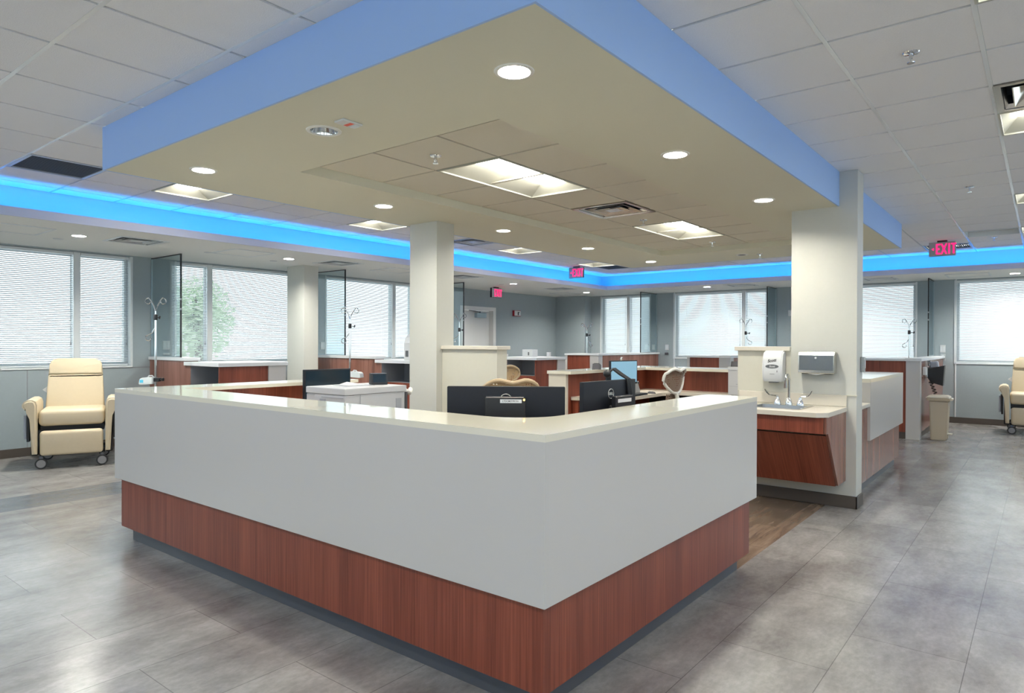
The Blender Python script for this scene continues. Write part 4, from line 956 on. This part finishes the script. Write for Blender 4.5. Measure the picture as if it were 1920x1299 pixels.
# ------------------------------------------------------------------ IV poles
def iv_pole(label, x, y, top, clamp, flip=1, pump=None, rz=0.):
    t = thing('iv_pole', label, 'IV pole', (x, y, 0), rz, 'chrome IV poles')
    bm = B(); lathe(bm, [(.013, .09), (.013, clamp)], 12); obj('lower_tube', bm, M['chrome'], t, True)
    bm = B(); lathe(bm, [(.009, clamp), (.009, top-.16)], 10); obj('upper_tube', bm, M['chrome'], t, True)
    bm = B(); lathe(bm, [(.022, clamp-.03), (.024, clamp-.02), (.024, clamp+.03), (.018, clamp+.04)], 12); tube(bm, [(.02, -.01, clamp), (.065, -.03, clamp)], .008, 6); tube(bm, [(.06, -.03, clamp-.016), (.07, -.033, clamp+.018)], .010, 6); obj('height_clamp', bm, M['black'], t, True)
    for s, (drop, dz) in zip((1, -1, -1, 1), ((0, 0), (0, 0), (.20, 1), (.20, 1))):
        if dz and s*flip > 0: continue
        z0 = top-.17-drop; pts = []
        if not dz:
            pts = [(0, 0, z0), (s*.02, 0, z0+.07), (s*.06, 0, z0+.14), (s*.085, 0, z0+.17)]
            c = (s*.092, z0+.128); n0 = PI/2
            pts += [(c[0]+.036*math.cos(a)*1, 0, c[1]+.036*math.sin(a)) for a in [PI/2-s*q for q in (.3, 1., 1.8, 2.6, 3.5, 4.4, 5.1)]]
        else:
            pts = [(0, 0, z0+.06), (s*.01, 0, z0+.0), (s*.045, 0, z0-.055), (s*.085, 0, z0-.075)]
            c = (s*.088, z0-.115); pts += [(c[0]+.036*math.cos(a), 0, c[1]+.036*math.sin(a)) for a in [PI/2-s*q for q in (.3, 1., 1.8, 2.6, 3.5, 4.4, 5.1)]]
        bm = B(); tube(bm, pts, .007, 6); obj('hook', bm, M['chrome'], t, True)
    for k in range(5):
        a = 2*PI*k/5; d = Vector((math.cos(a), math.sin(a), 0))
        bm = B(); tube(bm, [Vector((0, 0, .11)), d*.13+Vector((0, 0, .10)), d*.27+Vector((0, 0, .06))], [.02, .016, .012], 8); lg = obj('leg', bm, M['chrome'], t, True)
        bm = B(); p = d*.27; bmesh.ops.create_cone(bm, cap_ends=True, segments=14, radius1=.028, radius2=.028, depth=.03, matrix=Matrix.Translation((p.x, p.y, .028)) @ Matrix.Rotation(a+PI/2, 4, 'Z') @ Matrix.Rotation(PI/2, 4, 'Y')); obj('caster', bm, M['black'], lg, True)
    return t
def pump(label, x, y, z, rz, clampside):
    t = thing('infusion_pump', label, 'infusion pump', (x, y, z), rz)
    bm = B(); extr(bm, [(-.02, -.045), (-.155, -.055), (-.185, -.05), (-.175, .012), (-.15, .03), (-.02, .04)], 'y', -.06, .06)
    bmesh.ops.bevel(bm, geom=bm.edges[:], offset=.006, segments=2, affect='EDGES'); obj('pump_body', bm, M['pump'], t, True)
    bm = B(); box(bm, -.168, -.125, -.0625, -.0602, -.03, .006); obj('pump_screen', bm, M['pumpblue'], t)
    bm = B(); box(bm, -.116, -.095, -.0625, -.0602, -.03, .0); obj('pump_buttons', bm, M['frame'], t)
    bm = B(); tube(bm, [(-.10, 0, .034), (-.09, 0, .052), (-.05, 0, .055), (-.035, 0, .038)], .007, 8); obj('carry_handle', bm, M['plastic'], t, True)
    bm = B(); box(bm, -.03, .045, -.03, .03, -.018, .028, .006, 1); tube(bm, [(.045, 0, .004), (.075, 0, .006)], .010, 8); box(bm, .072, .088, -.02, .02, -.012, .026, .004, 1); obj('pole_clamp', bm, M['black'], t, True)
    return t
VA = math.atan2(.6225, -.7826)   # unused helper angle for orienting things across the view
FACE = math.radians(38.455)-PI/2  # local -y towards the viewer
iv_pole('chrome IV pole in front of the first glass screen at the left', 3.67, 8.42, 1.93, 1.69, 1, None, FACE)
pump('white infusion pump with blue screen clamped to the leftmost IV pole', 3.67, 8.40, .935, FACE, 1)
iv_pole('chrome IV pole in front of the blind between window column and station column', 6.24, 8.0, 1.905, 1.635, 1, None, FACE+math.radians(15))
pump('pale infusion pump on the second IV pole, beside the dark monitor', 6.24, 7.98, .935, FACE+math.radians(165), 1)
iv_pole('chrome IV pole seen through the edge-on screen beside the white door', 8.98, 8.36, 1.93, 1.63, 1, None, FACE)
iv_pole('chrome IV pole by the corner pilaster in front of the far grey wall', 12.55, 7.87, 1.84, 1.575, -1, None, FACE)
iv_pole('chrome IV pole above the sink wall in front of the far blind', 13.55, 4.73, 1.90, 1.61, -1, None, FACE)
iv_pole('chrome IV pole right of the sink column in front of the far blind', 13.88, 1.905, 1.86, 1.61, 1, None, FACE)

# ------------------------------------------------------------------ sink corner
t = thing('sink_vanity', 'cream topped mahogany sink vanity on the sink column', 'vanity', (5.95, 1.8, .86))
bm = B()
holed(bm, [(5.62, 1.315), (6.266, 1.315), (6.266, 2.24), (5.55, 2.24), (5.55, 1.385)], [rect(5.70, 6.13, 1.56, 1.975)], .862); top = bm
holed(top, [(5.62, 1.315), (6.266, 1.315), (6.266, 2.24), (5.55, 2.24), (5.55, 1.385)], [rect(5.70, 6.13, 1.56, 1.975)], .826)
for lp in ([(5.62, 1.315), (6.266, 1.315), (6.266, 2.24), (5.55, 2.24), (5.55, 1.385)], rect(5.70, 6.13, 1.56, 1.975)):
    for k in range(len(lp)):
        p, q = lp[k], lp[(k+1) % len(lp)]; top.faces.new([top.verts.new((*p, .826)), top.verts.new((*q, .826)), top.verts.new((*q, .862)), top.verts.new((*p, .862))])
bmesh.ops.remove_doubles(top, verts=top.verts, dist=1e-5); wpart('countertop', top, M['counter_satin'], t)
bm = B(); box(bm, 6.248, 6.2655, 1.318, 2.24, .863, .962, .003, 1); wpart('backsplash', bm, M['counter_satin'], t)
bm = B(); box(bm, 5.59, 5.61, 1.345, 2.22, .695, .825, .002, 1); wpart('apron', bm, M['wood'], t)
bm = B(); extr(bm, [(5.655, .675), (5.68, .675), (6.02, .235), (6.02, .225), (5.985, .225)], 'y', 1.345, 2.22); wpart('knee_panel', bm, M['wood'], t)
for a, c in ((1.325, 1.344), (2.221, 2.24)):
    bm = B(); extr(bm, [(5.61, .825), (6.265, .825), (6.265, .23), (6.0, .23), (5.66, .695), (5.61, .695)], 'y', a, c); wpart('side_panel', bm, M['wood2'], t)
t = thing('sink_basin', 'stainless steel sink basin let into the vanity top', 'sink', (5.91, 1.77, .863))
def frust(bm, x0, x1, y0, y1, ins, z0, z1):
    a = [bm.verts.new((x, y, z1)) for x, y in rect(x0, x1, y0, y1)]; c = [bm.verts.new((x, y, z0)) for x, y in rect(x0+ins, x1-ins, y0+ins, y1-ins)]
    for k in range(4): bm.faces.new((a[k], a[(k+1) % 4], c[(k+1) % 4], c[k]))
    bm.faces.new(c)
bm = B(); frust(bm, 5.72, 6.04, 1.575, 1.96, .02, .70, .866); wpart('bowl', bm, M['steel'], t)
bm = B()
for a in ((5.69, 5.72, 1.55, 1.985), (6.04, 6.14, 1.55, 1.985), (5.72, 6.04, 1.55, 1.575), (5.72, 6.04, 1.96, 1.985)): box(bm, *a, .8625, .868)
wpart('sink_rim', bm, M['steelrim'], t)
bm = B(); lathe(bm, [(.03, .7005), (.035, .7035)], 18, 5.88, 1.77); wpart('drain', bm, M['chrome'], t)
t = thing('faucet', 'chrome gooseneck faucet with two wrist blade handles at the sink', 'faucet', (6.09, 1.745, .8685))
bm = B(); lathe(bm, [(.032, 0), (.032, .01), (.026, .035), (.014, .055), (.012, .06)], 18); obj('spout_base', bm, M['chrome'], t, True)
bm = B(); pts = [(0, 0, .05), (0, 0, .215)]+[(-.05+.05*math.cos(a), 0, .215+.05*math.sin(a)) for a in [PI*k/8 for k in range(1, 9)]]+[(-.1, 0, .185)]
tube(bm, pts, .0115, 12); lathe(bm, [(.0155, .15), (.0155, .19)], 12, -.1, 0); obj('spout', bm, M['chrome'], t, True)
for s in (-1, 1):
    bm = B(); lathe(bm, [(.032, 0), (.032, .008), (.025, .03), (.014, .048), (.012, .066)], 18, 0, s*.095); hb = obj('handle_base', bm, M['chrome'], t, True)
    bm = B(); tube(bm, [(0, s*.095, .066), (-.005, s*.10, .074), (-.012, s*.145, .078)], .006, 8)
    pts = [(-.012, s*.14, .076), (-.016, s*.165, .080), (-.02, s*.185, .100), (-.025, s*.20, .128)]
    for k, p in enumerate(pts[:-1]):
        q = pts[k+1]; v = [bm.verts.new((p[0]-.010, p[1], p[2])), bm.verts.new((p[0]+.010, p[1], p[2])), bm.verts.new((q[0]+.012, q[1], q[2])), bm.verts.new((q[0]-.012, q[1], q[2]))]
        w_ = [bm.verts.new((x.co.x, x.co.y-s*.005, x.co.z+.003)) for x in v]
        bm.faces.new(v); bm.faces.new(w_[::-1])
        for j in range(4): bm.faces.new((v[j], v[(j+1) % 4], w_[(j+1) % 4], w_[j]))
    obj('blade_handle', bm, M['chrome'], hb, True)

t = thing('soap_dispenser', 'white wall soap dispenser above the sink', 'soap dispenser', (6.266, 1.91, 1.06))
bm = B()
prof = [(0, 0), (-.10, 0), (-.112, .03), (-.115, .12), (-.11, .20), (-.095, .25), (-.06, .275), (0, .28)]
extr(bm, prof, 'y', -.088, .088); es = [e for e in bm.edges if abs(e.verts[0].co.y-e.verts[1].co.y) < 1e-5]
bmesh.ops.bevel(bm, geom=es, offset=.012, segments=3, affect='EDGES'); obj('dispenser_shell', bm, M['plastic'], t, True)
RY = Matrix.Rotation(-PI/2, 4, 'Z') @ Matrix.Rotation(PI/2, 4, 'X')   # text plane facing -x
bm = B(); bmesh.ops.create_circle(bm, cap_ends=True, segments=28, radius=1, matrix=Matrix.Translation((-.1158, 0, .137)) @ RY @ Matrix.Diagonal((.058, .018, 1, 1)))
r_ = bmesh.ops.extrude_face_region(bm, geom=bm.faces[:]); bmesh.ops.translate(bm, vec=(-.0012, 0, 0), verts=[v for v in r_['geom'] if isinstance(v, bmesh.types.BMVert)]); win = obj('oval_window', bm, M['ellipse'], t)
bm = text_bm('Scott', .024, .0003, .0004, .3); bmesh.ops.transform(bm, matrix=Matrix.Translation((-.1174, 0, .137)) @ RY, verts=bm.verts); obj('window_lettering', bm, M['label'], win)
bm = text_bm('Scott', .036, .0004, .001, .35); bmesh.ops.transform(bm, matrix=Matrix.Translation((-.1130, .004, .188)) @ RY @ Matrix.Rotation(.16, 4, 'Z'), verts=bm.verts); obj('brand_lettering', bm, M['ink'], t)
bm = B(); box(bm, -.1165, -.114, -.022, .02, .068, .071); box(bm, -.1165, -.114, -.046, -.041, .085, .102); obj('small_print', bm, M['ellipse'], t)
bm = B(); box(bm, -.085, -.03, -.04, .04, -.012, -.0005, .004, 1); obj('nozzle_tray', bm, M['grey'], t)

t = thing('paper_towel_dispenser', 'stainless paper towel dispenser on the sink column', 'towel dispenser', (6.265, 1.545, 1.15))
bm = B(); extr(bm, [(0, -.005), (-.095, -.005), (-.10, .0), (-.10, .155), (-.085, .178), (0, .178)], 'y', -.145, .145); obj('cabinet', bm, M['steelrim'], t)
bm = B(); box(bm, -.1045, -.1002, -.138, .138, .022, .150, .002, 1); obj('front_door', bm, mat('dark_brushed_steel', (.20, .215, .225), .34, 1., noise=.06), t)
bm = B(); bmesh.ops.create_cone(bm, cap_ends=True, segments=16, radius1=.009, radius2=.009, depth=.006, matrix=Matrix.Translation((-.107, 0, .130)) @ Matrix.Rotation(PI/2, 4, 'Y')); obj('lock', bm, M['steelrim'], t)
bm = B(); box(bm, -.085, -.03, -.12, .12, -.010, -.0055); obj('towel_slot', bm, M['dark'], t)
bm = B(); vs = [bm.verts.new(p) for p in ((-.09, -.07, -.006), (-.09, .07, -.006), (-.085, .0, -.022), )]; bm.faces.new(vs); vs = [bm.verts.new(p) for p in ((-.05, -.06, -.006), (-.05, .06, -.006), (-.085, .0, -.0222))]; bm.faces.new(vs); obj('paper_tip', bm, M['paper'], t)
t = thing('wall_control_box', 'small silver box on the narrow right side of the sink column', 'wall box', (6.43, 1.2445, 1.16))
bm = B(); box(bm, -.03, .03, -.03, 0, 0, .13, .003, 1); obj('control_case', bm, M['steel'], t)
bm = B(); box(bm, -.02, .02, -.034, -.0302, .03, .10, .002, 1); obj('control_face', bm, M['grid'], t)

# ------------------------------------------------------------------ wall plates, alarms, dispensers
def plate(name, label, cat, loc, w, h, axis, knobs=2, mt=None, group=None):
    """plate on the left wall (axis 'y', facing -y) or the far wall (axis 'x', facing -x)"""
    t = thing(name, label, cat, loc, 0 if axis == 'y' else -PI/2, group)
    bm = B(); box(bm, -w/2, w/2, -.010, -.0005, -h/2, h/2, .002, 1); obj('cover_plate', bm, mt or M['plastic'], t)
    for k in range(knobs):
        x = -w/2+(k+.5)*w/knobs
        bm = B(); box(bm, x-.016, x+.016, -.0135, -.0102, -h*.30, h*.30, .001, 1); obj('rocker', bm, M['frame'], t)
    return t
G = 'wall switches and outlets'
plate('wall_switch', 'white double wall plate behind the first glass screen', 'switch', (4.37, YW, 1.35), .095, .125, 'y', 2, None, G)
plate('wall_outlet', 'low small white outlet below the double plate behind the first glass screen', 'outlet', (4.37, YW, 1.225), .09, .03, 'y', 2, None, G)
plate('wall_switch', 'white wall plate behind the second glass screen right of the window column', 'switch', (6.985, YW, 1.34), .085, .125, 'y', 2, None, G)
plate('wall_switch', 'pale wall plate seen through the far screen left of the large blind', 'switch', (XW, 7.14, 1.31), .075, .12, 'x', 1, None, G)
plate('wall_switch', 'white wall plate above the soap bottle, left of the large far blind', 'switch', (XW, 6.80, 1.31), .085, .125, 'x', 2, None, G)
plate('wall_switch', 'upper white wall plate right of the right hand glass screen', 'switch', (XW, 1.435, 1.32), .085, .135, 'x', 2, None, G)
plate('wall_outlet', 'lower grey outlet right of the right hand glass screen', 'outlet', (XW, 1.43, 1.17), .075, .125, 'x', 1, M['grid'], G)
plate('thermostat', 'white thermostat on the far grey wall just left of the sink column', 'thermostat', (XW, 4.07, 2.03), .10, .12, 'x', 1)
t = thing('hand_soap_bottle', 'small grey hand sanitizer on the far wall below a white plate', 'dispenser', (XW-.001, 6.80, 1.14))
bm = B(); box(bm, -.05, -.0, -.035, .035, .0, .05, .004, 1); obj('holder', bm, M['ink'], t)
bm = B(); lathe(bm, [(.018, .051), (.02, .06), (.012, .10), (.006, .105)], 12, -.028, 0); obj('bottle', bm, M['chairgrey'], t, True)
t = thing('fire_alarm', 'red and white fire alarm on the grey wall right of the white door', 'fire alarm', (12.35, YW-.001, 2.09))
bm = B(); box(bm, -.125, .125, -.055, 0, -.065, .065, .004, 1); obj('alarm_body', bm, M['red'], t)
bm = B(); box(bm, -.117, .117, -.059, -.0552, -.057, .057, .002, 1); obj('alarm_face', bm, M['label'], t)
bm = B(); box(bm, .0, .035, -.064, -.0592, -.045, .03); box(bm, .035, .065, -.064, -.0592, .015, .03); obj('alarm_symbol', bm, M['black'], t)
t = thing('glove_box_holder', 'white box with dark slot on the partition top below the door', 'box', (9.85, 7.35, 1.1425))
bm = B(); box(bm, -.09, .09, -.06, .16, 0, .135, .003, 1); obj('box_shell', bm, M['plastic'], t)
bm = B(); box(bm, -.093, -.0902, .0, .03, .03, .09); obj('box_slot', bm, M['ellipse'], t)
t = thing('white_container', 'tiny white container on the partition top right of the white box', 'container', (10.05, 7.12, 1.1425))
bm = B(); box(bm, -.03, .03, -.03, .03, 0, .075, .006, 2); obj('container_body', bm, M['plastic'], t)
bm = B(); box(bm, -.032, .032, -.032, .032, .0755, .088, .003, 1); obj('container_lid', bm, M['label'], t)
t = thing('sanitizer_stand', 'tall white curved dispenser edge just left of the station column', 'dispenser', (6.72, 7.20, 1.1425))
bm = B(); extr(bm, [(-.09, 0), (.09, 0), (.09, .36), (.06, .385), (.0, .38), (-.06, .33), (-.09, .25)][::-1], 'y', -.06, .06); obj('dispenser_shell', bm, M['plastic'], t)
bm = B(); box(bm, -.094, -.0905, -.03, .03, .05, .14, .001, 1); obj('dispenser_window', bm, M['ellipse'], t)

# ------------------------------------------------------------------ bin and pressure gauge
t = thing('trash_bin', 'tan step-on trash bin in front of the right hand partition', 'trash bin', (11.62, 1.205, 0))
bm = B()
def tap(bm, a, c, z0, z1, bev=.012):
    (x0, x1, y0, y1), (X0, X1, Y0, Y1) = a, c
    v = [bm.verts.new((*p, z0)) for p in rect(x0, x1, y0, y1)]; w = [bm.verts.new((*p, z1)) for p in rect(X0, X1, Y0, Y1)]
    bm.faces.new(v[::-1]); bm.faces.new(w)
    for k in range(4): bm.faces.new((v[k], v[(k+1) % 4], w[(k+1) % 4], w[k]))
    if bev: bmesh.ops.bevel(bm, geom=bm.edges[:], offset=bev, segments=2, affect='EDGES')
tap(bm, (-.13, .13, -.10, .095), (-.15, .15, -.125, .115), 0, .575); obj('bin_body', bm, M['tan'], t, True)
bm = B(); tap(bm, (-.165, .165, -.14, .135), (-.17, .17, -.145, .14), .576, .615, .008); obj('bin_rim', bm, M['tan'], t, True)
bm = B(); tap(bm, (-.17, .17, -.145, .165), (-.14, .14, -.115, .115), .616, .655, .01); obj('bin_lid', bm, M['tanlight'], t, True)
bm = B(); tube(bm, [(-.10, -.155, .60), (.10, -.155, .60)], .018, 8); obj('lid_hinge', bm, M['tanlight'], t, True)
bm = B(); box(bm, -.05, .05, -.165, -.101, .085, .105, .006, 1); box(bm, -.02, .02, -.118, -.101, .03, .084); obj('pedal', bm, M['tanlight'], t)
t = thing('blood_pressure_gauge', 'black blood pressure cuff basket with coiled tube on the partition above the trash bin', 'blood pressure gauge', (12.1, 1.42, .75))
bm = B(); box(bm, -.50, -.40, -.05, 0, .19, .31, .008, 2); obj('wall_bracket', bm, M['plastic'], t)
bm = B(); box(bm, -.30, -.02, -.045, 0, .15, .30, .01, 1); obj('mount_arm', bm, M['chrome'], t)
bm = B(); extr(bm, [(-.015, .27), (-.235, .33), (-.215, .02), (-.06, .065), (-.015, .14)], 'x', -.07, .09); obj('cuff_basket', bm, M['black'], t)
bm = B(); box(bm, -.05, .07, -.20, -.08, .27, .37, .02, 2, mtx=Matrix.Rotation(math.radians(-8), 4, 'X')); obj('cuff', bm, M['chairgrey'], t)
bm = B(); bmesh.ops.create_cone(bm, cap_ends=True, segments=18, radius1=.042, radius2=.042, depth=.035, matrix=Matrix.Translation((-.05, -.035, .36)) @ Matrix.Rotation(PI/2, 4, 'X')); obj('dial', bm, M['steel'], t, True)
bm = B(); tube(bm, [(-.08+.022*math.cos(k*.9), -.06-.0022*k+.022*math.sin(k*.9), .08-.0062*k) for k in range(34)], .009, 6); obj('coiled_tube', bm, M['black'], t, True)

# ------------------------------------------------------------------ trees outside the left windows
def tree(label, x, y, h, r, n):
    t = thing('garden_tree', label, 'tree', (x, y, -.4))
    bm = B(); tube(bm, [(0, 0, -.0), (.05, 0, h*.4), (-.05, .05, h*.75)], [.13, .10, .05], 8); obj('trunk', bm, M['bark'], t, True)
    bm = B(); rd = random.Random(int(x*10))
    for _ in range(n):
        a, b_, q = rd.uniform(0, 2*PI), rd.uniform(-1, 1), rd.random()**.5
        p = Vector((r*q*math.cos(a)*math.sqrt(1-b_*b_), r*q*math.sin(a)*math.sqrt(1-b_*b_), h*.62+r*1.25*q*b_))
        d = Vector((rd.uniform(-1, 1), rd.uniform(-1, 1), rd.uniform(-1, 1))).normalized(); e = d.orthogonal().normalized(); s = rd.uniform(.05, .10)
        bm.faces.new([bm.verts.new(p+d*s), bm.verts.new(p+e*s*.5), bm.verts.new(p-d*s), bm.verts.new(p-e*s*.5)])
    obj('foliage', bm, M['leaf'], t, fix=False)
tree('leafy green tree outside the blind beside the first glass screen', 7.25, 14.6, 3.7, .78, 2600)

# ------------------------------------------------------------------ light
w = bpy.data.worlds.new('World'); S.world = w; w.use_nodes = True
bg = w.node_tree.nodes['Background']; bg.inputs['Color'].default_value = (.90, .965, 1., 1); bg.inputs['Strength'].default_value = .80
def area(name, loc, rot, sx, sy, power, col, portal=False):
    l = bpy.data.lights.new(name, 'AREA'); l.shape = 'RECTANGLE'; l.size = sx; l.size_y = sy; l.energy = power; l.color = col
    o = bpy.data.objects.new(name, l); C.objects.link(o); o.location = loc; o.rotation_euler = rot
    if portal: l.cycles.is_portal = True
    return o
for a, c, mu in LW: area('window_portal', ((a+c)/2, YW+.2, (ZS+ZH)/2), (-PI/2, 0, 0), c-a, ZH-ZS, 1, (1, 1, 1), True)
for a, c, mu in FW: area('window_portal', (XW+.2, (a+c)/2, (ZS+ZH)/2), (0, PI/2, 0), ZH-ZS, c-a, 1, (1, 1, 1), True)
for a, c in FILL_RW: area('window_portal', ((a+c)/2, YR-.18, (ZS+ZH)/2), (PI/2, 0, 0), c-a, ZH-ZS, 1, (1, 1, 1), True)
for a, c in FILL_BW: area('window_portal', (XB-.18, (a+c)/2, (ZS+ZH)/2), (0, -PI/2, 0), ZH-ZS, c-a, 1, (1, 1, 1), True)
BLUE = (.0, .36, 1.)
LEDP = .92
def led(x0, x1, y0, y1):
    if x1-x0 > y1-y0: area('cove_led', ((x0+x1)/2, (y0+y1)/2, LOW+.03), (PI, 0, 0), x1-x0, .03, LEDP*(x1-x0), BLUE)
    else: area('cove_led', ((x0+x1)/2, (y0+y1)/2, LOW+.03), (PI, 0, 0), .03, y1-y0, LEDP*(y1-y0), BLUE)
led(XN, FX, FY+.06, FY+.07); led(FX+.06, FX+.07, YN, FY); led(XN, FX, YN-.07, YN-.06); led(XN-.07, XN-.06, YN, FY)

# ------------------------------------------------------------------ camera
yaw, pit, rol = math.radians(38.45533), math.radians(-.31165), math.radians(.20211)
fw = Vector((math.cos(yaw), math.sin(yaw), 0)); rt = Vector((math.sin(yaw), -math.cos(yaw), 0)); up = Vector((0, 0, 1))
f2 = fw*math.cos(pit)+up*math.sin(pit); u2 = up*math.cos(pit)-fw*math.sin(pit)
r3 = rt*math.cos(rol)+u2*math.sin(rol); u3 = u2*math.cos(rol)-rt*math.sin(rol)
cam = bpy.data.objects.new('camera', bpy.data.cameras.new('camera')); C.objects.link(cam)
cam.data.sensor_width = 36; cam.data.lens = 36*1257.05/1920; cam.data.clip_start = .05; cam.data.clip_end = 200
m4 = Matrix((r3, u3, -f2)).transposed().to_4x4(); m4.translation = (0, 0, 1.40); cam.matrix_world = m4
S.camera = cam

S.view_settings.view_transform = 'Standard'; S.view_settings.look = 'None'; S.view_settings.gamma = 1; S.view_settings.use_curve_mapping = False
S.view_settings.exposure = 1.78
cy = S.cycles
cy.use_denoising = True
try: cy.denoiser = 'OPENIMAGEDENOISE'
except Exception: pass
cy.max_bounces = 10; cy.diffuse_bounces = 5; cy.glossy_bounces = 4; cy.transparent_max_bounces = 16; cy.transmission_bounces = 4
cy.sample_clamp_indirect = 3.; cy.caustics_reflective = False; cy.caustics_refractive = False
